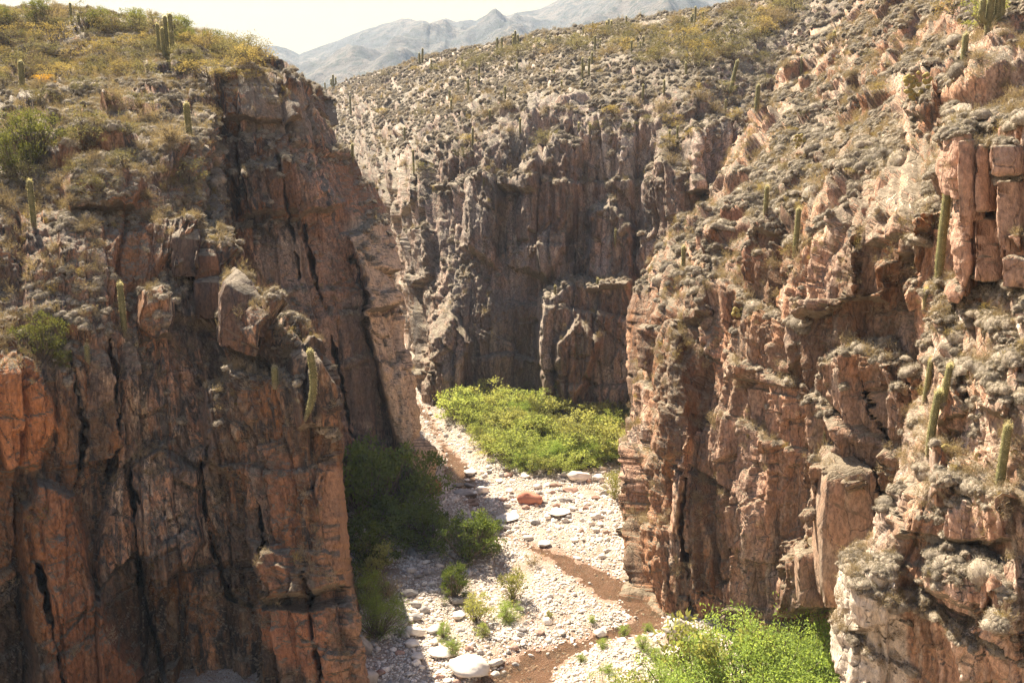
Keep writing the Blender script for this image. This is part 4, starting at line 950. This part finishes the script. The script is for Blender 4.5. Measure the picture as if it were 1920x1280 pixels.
for a in [(885,1266,74,54,'boulder','biggest pale boulder at the bottom of the river bed'),
    (930,1246,28,16,'boulder','small pale boulder right of the biggest one'),
    (828,1230,42,24,'boulder','flattish pale boulder left of the biggest one'),
    (778,1190,34,24,'boulder','pale rounded boulder near the bright yellow-green bush'),
    (772,1212,30,20,'boulder','pale boulder below the rounded one by the yellow-green bush'),
    (782,1235,26,18,'boulder','small pale boulder in line left of the flattish one'),
    (817,1185,30,22,'boulder','pale boulder left of the thin upright green bush'),
    (860,1158,28,18,'boulder','pale boulder half in shade left of the yellow-green bush'),
    (797,1148,18,20,'boulder_grey','upright grey boulder at the edge of shade'),
    (778,1160,26,16,'boulder_grey','grey boulder in the shaded row by the bright bush'),
    (780,1138,20,16,'boulder_grey','grey boulder behind the shaded row by the bright bush'),
    (768,1115,30,18,'boulder_grey','tan-grey boulder in shade right of the dry bush'),
    (800,1075,16,14,'boulder_grey','small pinkish boulder in the shaded cobbles'),
    (785,1082,18,12,'boulder_grey','dark wet boulder in the shaded cobbles'),
    (862,1130,30,16,'boulder_grey','grey flat boulder below the lone dark bush'),
    (881,890,28,16,'boulder','grey-pink boulder on the shadow edge above the white one'),
    (905,926,25,24,'boulder','round white boulder standing upright by the shadow edge'),
    (872,926,40,16,'boulder_grey','long brown boulder lying in the shade left of the white one'),
    (858,912,22,10,'boulder_grey','flat boulder in the shaded pool'),
    (880,912,20,12,'boulder_grey','brown boulder between the pool and the white boulder'),
    (876,902,14,8,'boulder','small pale stone above the brown boulder at the pool'),
    (852,937,14,8,'boulder','small sunlit stone by the dark bushes'),
    (814,925,28,42,'boulder_rust','tall red boulder leaning on the cliff foot'),
    (993,944,44,32,'boulder_rust','red-brown angular boulder in the middle of the bed'),
    (1052,964,42,16,'boulder','broad white slab boulder right of the red-brown one'),
    (955,972,46,10,'boulder','long low white slab below the red-brown boulder'),
    (948,990,24,10,'boulder_grey','dark flat boulder below the long white slab'),
    (1120,972,26,16,'boulder','pinkish boulder on the bank left of the right cliff'),
    (1085,900,42,26,'boulder','large pale boulder at the front edge of the thicket'),
    (1120,900,24,18,'boulder','pale boulder right of the large one at the thicket edge'),
    (1070,922,26,14,'boulder_red','pinkish boulder below the thicket edge'),
    (1063,892,24,14,'boulder','white boulder half under the thicket leaves'),
    (1040,910,26,12,'boulder_red','reddish flat boulder beside the thicket edge'),
    (950,893,20,10,'boulder_red','small reddish boulder left of the thicket front'),
    (985,895,18,10,'boulder','small tan boulder at the thicket front'),
    (1020,1022,28,12,'boulder','yellowish flat boulder beside the stream bend'),
    (990,1010,20,10,'boulder','pale flat stone at the stream bend'),
    (1125,1190,24,16,'boulder','cream boulder in the wet gravel saplings'),
    (1165,1205,20,14,'boulder','white boulder near the foot of the right cliff'),
    (1290,1215,30,34,'boulder_grey','grey block at the left end of the feathery trees'),
    (1265,1195,50,50,'boulder','pale shattered rock mass at the toe of the right cliff'),
    (1255,1235,36,22,'boulder','pale boulder below the toe of the right cliff'),
    (680,1225,36,58,'boulder_grey','tall squared block at the foot of the near left cliff edge'),
    (684,1290,44,66,'boulder_grey','cracked grey block below the squared one at the cliff edge')]:
    boulder(*a[:5], a[5])
r = np.random.default_rng(77); its = []
for poly, n, zone, gi in (([(900,870),(1160,880),(1165,1000),(1190,1080),(1050,1010),(940,970),(890,930)], 95, 'on sunlit gravel below the thicket', 0),
                      ([(700,1210),(760,1150),(880,1180),(1010,1100),(1100,1160),(1010,1220),(940,1280),(700,1300)], 80, 'on the near gravel bank', 1),
                      ([(750,1030),(830,1010),(900,1080),(860,1150),(770,1150)], 34, 'on the shaded cobbles', 2),
                      ([(800,760),(850,800),(890,850),(850,840),(810,790)], 14, 'on the farthest gravel', 3)):
    its = []
    for x, y in sample_poly(poly, n, 13, r):
        k = ['boulder', 'boulder', 'boulder', 'boulder_grey', 'boulder', 'boulder_grey', 'boulder_red'][r.integers(7)] if gi != 2 else ['boulder_grey', 'boulder', 'boulder_grey'][r.integers(3)]
        wp = r.uniform(8, 18) if gi != 3 else r.uniform(6, 12)
        o = boulder(x, y, wp, wp * r.uniform(.45, .7), k, '', name='river_stone'); its.append((x, y, o, {'boulder': 'pale', 'boulder_grey': 'grey', 'boulder_red': 'reddish'}[k] + ' stone'))
    label_rows(its, zone, 'loose stones ' + zone, max(1, len(its) // 14), cat='stone')

# ------------------------------------------------------------------ squared rock blocks standing proud of the cliffs
def rock_block(poly, dep, thick, label, skew=(0, 0), mat='rock_left', back=(0.0, 1.0), paint=None, front=0.6, pct=25):
    import bmesh
    xs, ys = [p[0] for p in poly], [p[1] for p in poly]; mx_, my_ = sum(xs) / len(xs), sum(ys) / len(ys); hh = []
    for p in poly:
        h_ = hit(mx_ + (p[0] - mx_) * .6, my_ + (p[1] - my_) * .6)
        if h_ and abs(h_[0].y - dep) < 6: hh.append(h_[0].y)
    if hh: dep = float(np.percentile(hh, pct))
    cxp, cyp = np.mean(np.array([p[:2] for p in poly], float), 0); Y0 = dep - front
    fr = at(np.array([p[0] for p in poly], float), np.array([p[1] for p in poly], float), np.array([Y0 + (p[1] - cyp) * -0.006 + (p[2] if len(p) > 2 else 0) for p in poly]))
    bk = fr + np.array([back[0] * thick, back[1] * thick, 0.0]) + np.array([skew[0], 0, skew[1]])
    bm = bmesh.new(); n = len(poly); vf = [bm.verts.new(v) for v in fr]; vb = [bm.verts.new(v) for v in bk]
    bm.faces.new(vf); bm.faces.new(vb[::-1])
    for k in range(n): bm.faces.new((vf[(k + 1) % n], vf[k], vb[k], vb[(k + 1) % n]))
    bmesh.ops.recalc_face_normals(bm, faces=bm.faces[:])
    bmesh.ops.bevel(bm, geom=bm.edges[:], offset=0.07, segments=1, affect='EDGES')
    bmesh.ops.triangulate(bm, faces=bm.faces[:]); 
    for _ in range(4): bmesh.ops.subdivide_edges(bm, edges=[e for e in bm.edges if e.calc_length() > 0.30], cuts=1, use_grid_fill=False)
    bmesh.ops.triangulate(bm, faces=bm.faces[:]); bm.normal_update()
    V = np.array([v.co[:] for v in bm.verts]); Nn = np.array([v.normal[:] for v in bm.verts])
    D = 0.10 * fbm(V * 0.9 + 7, 4) + 0.03 * fbm(V * (5, 5, 2), 2)
    f1, f2, rid, W_ = voronoi(V * (0.8, 0.8, 0.4)); D = D + 0.16 * (RV[rid][:, 0] - 0.5) - 0.06 * (1 - sstep(0, .06, f2 - f1))
    V = V + Nn * D[:, None]; F = np.array([[v.index for v in f.verts] for f in bm.faces]); bm.free()
    me = mesh_np('rock_block', V, F, M[mat])
    if paint: fattr(me, 'tint_amt', np.full(len(V), paint[1], np.float32)); fattr(me, 'tint', np.tile(np.array([*paint[0], 1], np.float32), (len(V), 1)), 'FLOAT_COLOR')
    o = obj('rock_block', me); tag(o, label, 'rock', 'squared rock blocks on the cliffs'); return o
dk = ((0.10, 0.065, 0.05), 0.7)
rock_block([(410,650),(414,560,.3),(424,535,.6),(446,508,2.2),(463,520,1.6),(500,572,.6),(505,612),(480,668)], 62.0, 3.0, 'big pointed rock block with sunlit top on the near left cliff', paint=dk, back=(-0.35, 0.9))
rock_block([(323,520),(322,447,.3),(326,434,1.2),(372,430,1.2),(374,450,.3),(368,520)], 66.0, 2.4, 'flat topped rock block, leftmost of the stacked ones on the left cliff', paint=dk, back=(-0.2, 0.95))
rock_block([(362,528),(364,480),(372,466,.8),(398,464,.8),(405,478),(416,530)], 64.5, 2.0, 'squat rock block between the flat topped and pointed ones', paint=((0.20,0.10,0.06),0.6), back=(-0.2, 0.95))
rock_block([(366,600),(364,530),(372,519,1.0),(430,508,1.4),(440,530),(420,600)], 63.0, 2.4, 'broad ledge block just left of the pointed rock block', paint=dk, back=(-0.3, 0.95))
rock_block([(543,705),(548,672),(568,652,.5),(578,668),(572,712)], 58.6, 1.3, 'small pointed rock left of the curved cactus', back=(-0.2, 0.9))
rock_block([(574,800),(578,700),(592,664,.6),(604,680),(626,722),(632,735,.4),(634,800)], 58.2, 1.6, 'pointed rock behind the curved cactus at the cliff edge', back=(-0.3, 0.9))
rock_block([(1056,772),(1054,742),(1064,736,.6),(1074,744),(1076,776)], 112.0, 2.0, 'grey angular rock at the back edge of the thicket', mat='rock_far', front=2.5)
for (poly, d, t, lb) in [([(1545,1140),(1540,1000),(1552,900),(1566,862,1.2),(1600,852,1.5),(1640,880),(1646,1140)], 52.5, 3.5, 'tall square rock pillar with pale left edge on the right cliff'),
                         ([(1500,1140),(1497,1052),(1505,1040,.6),(1540,1030,.6),(1545,1140)], 53.5, 2.0, 'short square rock step left of the tall pillar'),
                         ([(1606,322),(1602,268),(1612,252,.6),(1636,252,.6),(1640,318)], 80.0, 2.4, 'dark rounded rock tooth on the upper right slope'),
                         ([(1340,600),(1338,520),(1352,505,.8),(1372,512),(1376,600)], 77.5, 2.2, 'dark rock prow in the middle of the right cliff'),
                         ([(1390,650),(1388,600),(1398,586,.6),(1440,584,.6),(1446,640)], 68.5, 2.2, 'square rock head below the yellow knobbly cacti')]:
    rock_block(poly, d, t, lb, mat='rock_right', back=(0.15, 1), paint=((0.30, 0.215, 0.15), 0.6), front=0.9, pct=5)
for (poly, d, t, lb) in [([(1795,420),(1794,262),(1822,260),(1824,418)], 44.6, 1.2, 'narrow upright block at the left of the pink rock face'),
                         ([(1828,398),(1828,272),(1852,270),(1853,396)], 42.8, 1.2, 'second upright block of the pink rock face'),
                         ([(1857,330),(1857,272),(1902,272),(1900,328)], 41.0, 1.2, 'square block in the upper part of the pink rock face'),
                         ([(1828,528),(1826,406),(1866,412),(1868,526)], 42.4, 1.2, 'tall block in the lower part of the pink rock face'),
                         ([(1872,470),(1866,338),(1908,340),(1912,476)], 39.8, 1.2, 'middle right block of the pink rock face'),
                         ([(1876,542),(1878,482),(1916,486),(1960,470),(1960,545)], 38.8, 1.2, 'lowest right block of the pink rock face')]:
    rock_block(poly, d, t, lb, mat='rock_near', back=(0.8, 0.6), paint=((0.50,0.30,0.20),0.8))

# ------------------------------------------------------------------ scattered stuff (geometry nodes)
def gn_scatter(name, pos, rot, scl, idx, protos, kind='stuff'):
    me = bpy.data.meshes.new(name); me.vertices.add(len(pos)); me.vertices.foreach_set('co', np.asarray(pos, np.float32).ravel())
    fattr(me, 'srot', np.asarray(rot, np.float32), 'FLOAT_VECTOR'); fattr(me, 'sscl', np.asarray(scl, np.float32), 'FLOAT_VECTOR')
    a = me.attributes.new('sidx', 'INT', 'POINT'); a.data.foreach_set('value', np.asarray(idx, np.int32))
    o = obj(name, me); o['kind'] = kind
    coll = bpy.data.collections.new(name + '_protos')
    for i, p_ in enumerate(protos):
        po = bpy.data.objects.new('%s_shape_%02d' % (name, i), p_); coll.objects.link(po)
    g = bpy.data.node_groups.new(name, 'GeometryNodeTree')
    g.interface.new_socket('Geometry', in_out='INPUT', socket_type='NodeSocketGeometry'); g.interface.new_socket('Geometry', in_out='OUTPUT', socket_type='NodeSocketGeometry')
    n = g.nodes.new; gi = n('NodeGroupInput'); go = n('NodeGroupOutput'); ip = n('GeometryNodeInstanceOnPoints'); ci = n('GeometryNodeCollectionInfo')
    ci.inputs['Collection'].default_value = coll; ci.inputs['Separate Children'].default_value = True; ci.inputs['Reset Children'].default_value = True
    def na(nm, t):
        x = n('GeometryNodeInputNamedAttribute'); x.data_type = t; x.inputs['Name'].default_value = nm; return [q_ for q_ in x.outputs if q_.enabled][0]
    er = n('FunctionNodeEulerToRotation'); g.links.new(na('srot', 'FLOAT_VECTOR'), er.inputs[0])
    g.links.new(gi.outputs[0], ip.inputs['Points']); g.links.new(ci.outputs[0], ip.inputs['Instance']); ip.inputs['Pick Instance'].default_value = True
    g.links.new(na('sidx', 'INT'), ip.inputs['Instance Index']); g.links.new(er.outputs[0], ip.inputs['Rotation']); g.links.new(na('sscl', 'FLOAT_VECTOR'), ip.inputs['Scale'])
    g.links.new(ip.outputs[0], go.inputs[0]); md = o.modifiers.new('scatter', 'NODES'); md.node_group = g
    return o

def clump_mesh(seed, n=230, lobes=5):
    r = np.random.default_rng(seed); parts = []; core = []
    for k in range(lobes):
        c = r.uniform(-.30, .30, 3) * (1, 1, 0.5) if k else np.zeros(3); rad = r.uniform(0.2, 0.34)
        d = rdir(n // lobes, r, 0.35); d[:, 2] = np.abs(d[:, 2]) * 1.0 - 0.1; d /= np.linalg.norm(d, axis=1)[:, None]
        dd = d + r.normal(size=d.shape) * 0.3; dd /= np.linalg.norm(dd, axis=1)[:, None]
        parts.append(leaves_np(c + d * rad * (1, 1, .8), dd, r.uniform(0.09, 0.24, len(d)), r.uniform(0.018, 0.035, len(d)), r))
        uu = np.linspace(0, np.pi * .62, 5); vv = np.linspace(0, 2 * np.pi, 10)[:-1]
        V = np.array([c + (rad * math.sin(a) * math.cos(b_), rad * math.sin(a) * math.sin(b_), rad * .8 * math.cos(a)) for a in uu for b_ in vv]); V += r.normal(size=V.shape) * 0.012
        core.append((V, [(i * 9 + j, (i + 1) * 9 + j, (i + 1) * 9 + (j + 1) % 9, i * 9 + (j + 1) % 9) for i in range(4) for j in range(9)]))
    V1, F1 = merge(parts); V2, F2 = merge(core)
    me = mesh_np('cushion', np.concatenate([V1, V2]), np.concatenate([F1, F2 + len(V1)]))
    me.materials.append(M['mat_leaf']); me.materials.append(M['mat_core'])
    me.polygons.foreach_set('material_index', np.concatenate([np.zeros(len(F1)), np.ones(len(F2))]).astype(np.int32)); me.update()
    return me
CL = [clump_mesh(300 + i, 260, 4 + i % 3) for i in range(6)]
def mat_points(shname, n, size, nz0, freq, thr, seed, zmin=1.5, xlim=None, edge=0.0):
    P2, nn, px, py = SHEETS[shname]; r = np.random.default_rng(seed)
    a = np.linalg.norm(np.cross(np.gradient(P2, axis=0), np.gradient(P2, axis=1)), axis=-1)
    a = np.minimum(a, np.percentile(a, 99))
    vis = ((px > -60) & (px < 1980) & (py > -60) & (py < 1340)).astype(float)
    f = P2.reshape(-1, 3)
    nm = (fbm(f * freq, 3) + thr).reshape(px.shape)
    wgt = a * vis * sstep(nz0 - 0.12, nz0 + 0.15, nn[..., 2]) * sstep(0.0, 0.22, nm) * sstep(zmin - 1.5, zmin + 3.5, P2[..., 2] + 2.5 * perlin(f * 0.25).reshape(px.shape)) ** 1.5
    wgt = wgt.ravel(); wgt /= wgt.sum(); k = r.choice(len(wgt), n, p=wgt)
    pos = f[k] + r.normal(size=(n, 3)) * 0.06; N_ = nn.reshape(-1, 3)[k]
    N_ = N_ * 0.55 + (0, 0, 0.45); N_ /= np.linalg.norm(N_, axis=1)[:, None]
    rx = np.arctan2(-N_[:, 1], N_[:, 2]); ry = np.arcsin(np.clip(N_[:, 0], -1, 1))
    rot = np.stack([rx, ry, r.uniform(0, 6.28, n)], 1)
    s = r.uniform(size[0], size[1], n) * r.uniform(0.6, 1.0, n)
    return pos, rot, s[:, None] * np.stack([r.uniform(.8, 1.2, n), r.uniform(.8, 1.2, n), r.uniform(.9, 1.5, n)], 1)
acc = []
for a in [('rock_cliff_far', 34000, (0.6, 1.4), 0.58, 0.11, 0.42, 1, 13), ('rock_cliff_near_left', 15000, (0.35, 0.9), 0.60, 0.16, 0.14, 2, 14), ('rock_cliff_mid_left', 2500, (0.4, 0.9), 0.6, 0.2, 0.05, 3, 12),
          ('rock_cliff_mid_right', 20000, (0.35, 0.95), 0.55, 0.16, 0.15, 4, 17), ('rock_cliff_near_right', 6500, (0.2, 0.55), 0.50, 0.3, 0.18, 5)]:
    acc.append(mat_points(*a))
pos, rot, scl = [np.concatenate(z) for z in zip(*acc)]
gn_scatter('grey_cushion_mats', pos, rot, scl, rng.integers(0, 6, len(pos)), CL)
def mound_mesh(seed, n=1100):
    r = np.random.default_rng(seed); parts, core = [], []
    for k in range(4):
        c = r.uniform(-.3, .3, 3) * (1, 1, 0.15) if k else np.zeros(3); rad = r.uniform(0.3, 0.42) if k == 0 else r.uniform(0.18, 0.3)
        d = rdir(n // 4, r, 0.3); d[:, 2] = np.abs(d[:, 2]) - 0.12; d /= np.linalg.norm(d, axis=1)[:, None]
        dd = d * 0.8 + r.normal(size=d.shape) * 0.55; dd /= np.linalg.norm(dd, axis=1)[:, None]
        bump_ = 1 + 0.12 * perlin(d * 3 + seed)[:, None]
        parts.append(leaves_np(c + d * rad * (1, 1, .75) * bump_, dd, r.uniform(0.04, 0.13, len(d)), r.uniform(0.009, 0.018, len(d)), r))
        uu = np.linspace(0, np.pi * .6, 6); vv = np.linspace(0, 2 * np.pi, 12)[:-1]
        V = np.array([c + (rad * math.sin(a) * math.cos(b_), rad * math.sin(a) * math.sin(b_), rad * .72 * math.cos(a)) for a in uu for b_ in vv]); V += r.normal(size=V.shape) * 0.015
        core.append((V, [(i * 11 + j, (i + 1) * 11 + j, (i + 1) * 11 + (j + 1) % 11, i * 11 + (j + 1) % 11) for i in range(5) for j in range(11)]))
    V1, F1 = merge(parts); V2, F2 = merge(core); me = mesh_np('mound', np.concatenate([V1, V2]), np.concatenate([F1, F2 + len(V1)]))
    me.materials.append(M['mat_leaf']); me.materials.append(M['mat_core'])
    me.polygons.foreach_set('material_index', np.concatenate([np.zeros(len(F1)), np.ones(len(F2))]).astype(np.int32)); me.update(); return me
acc = [mat_points('rock_cliff_near_right', 420, (0.6, 1.3), 0.55, 0.3, 0.22, 25), mat_points('rock_cliff_mid_right', 1300, (0.9, 2.0), 0.68, 0.16, 0.15, 24, 19), mat_points('rock_cliff_near_left', 600, (0.9, 1.8), 0.75, 0.16, 0.08, 22, 20)]
pos, rot, scl = [np.concatenate(z) for z in zip(*acc)]
gn_scatter('grey_scrub_mounds', pos, rot, scl, rng.integers(0, 4, len(pos)), [mound_mesh(500 + i) for i in range(4)])
# dry grass and low twigs
tw = [twig_mesh('grass', 90 + i, 160, 'dry', 0.5, 0.022)[0] for i in range(3)] + [twig_mesh('grass_ochre', 95, 160, 'ochre', 0.5, 0.025)[0]]
acc = [mat_points('rock_cliff_near_left', 6000, (0.4, 1.2), 0.45, 0.2, 0.2, 12), mat_points('rock_cliff_mid_right', 6500, (0.4, 1.2), 0.3, 0.2, 0.0, 13), mat_points('rock_cliff_far', 3500, (0.8, 1.6), 0.5, 0.12, 0.1, 14),
       mat_points('rock_cliff_near_right', 2200, (0.3, 0.8), 0.2, 0.4, 0.1, 15), mat_points('rock_cliff_mid_left', 700, (0.4, 0.9), 0.4, 0.3, 0.1, 16)]
pos, rot, scl = [np.concatenate(z) for z in zip(*acc)]
gn_scatter('dry_grass_tufts', pos, rot, scl, np.where(rng.random(len(pos)) < 0.07, 3, rng.integers(0, 3, len(pos))), tw)
# pebbles
pb = [boulder_mesh(400 + i, 1, mat='pebble') for i in range(5)]
n = 90000; x = rng.uniform(-13.5, 15.5, n); y = 44 + 78 * rng.uniform(0, 1, n) ** 1.25
pp = np.stack([x, y, np.zeros(n)], 1); keep = (fbm(pp * 0.45, 3) + 0.35 > rng.uniform(-.3, .5, n)); rdp = river_d(x, y); keep &= (rdp > -0.1) | (rng.random(n) < np.clip(0.25 + 1.1 * perlin(pp * 0.6), 0.1, 0.85))
sdm = linesd(*topix(pp), [(1010,1035),(1090,1085),(1130,1110)]); keep &= (sdm > 26) | (rng.random(n) < 0.15)
x, y = x[keep], y[keep]; n = len(x); s = 0.07 * np.exp(rng.normal(0, 0.55, n)) + 0.05; s = np.minimum(s, 0.42)
gn_scatter('river_gravel', np.stack([x, y, ground_z(x, y) + s * 0.12], 1), rng.uniform(-.5, .5, (n, 3)) + np.stack([np.zeros(n), np.zeros(n), rng.uniform(0, 6.28, n)], 1), s[:, None] * (1, 1, .9) * 1.6, rng.integers(0, 5, n), pb)
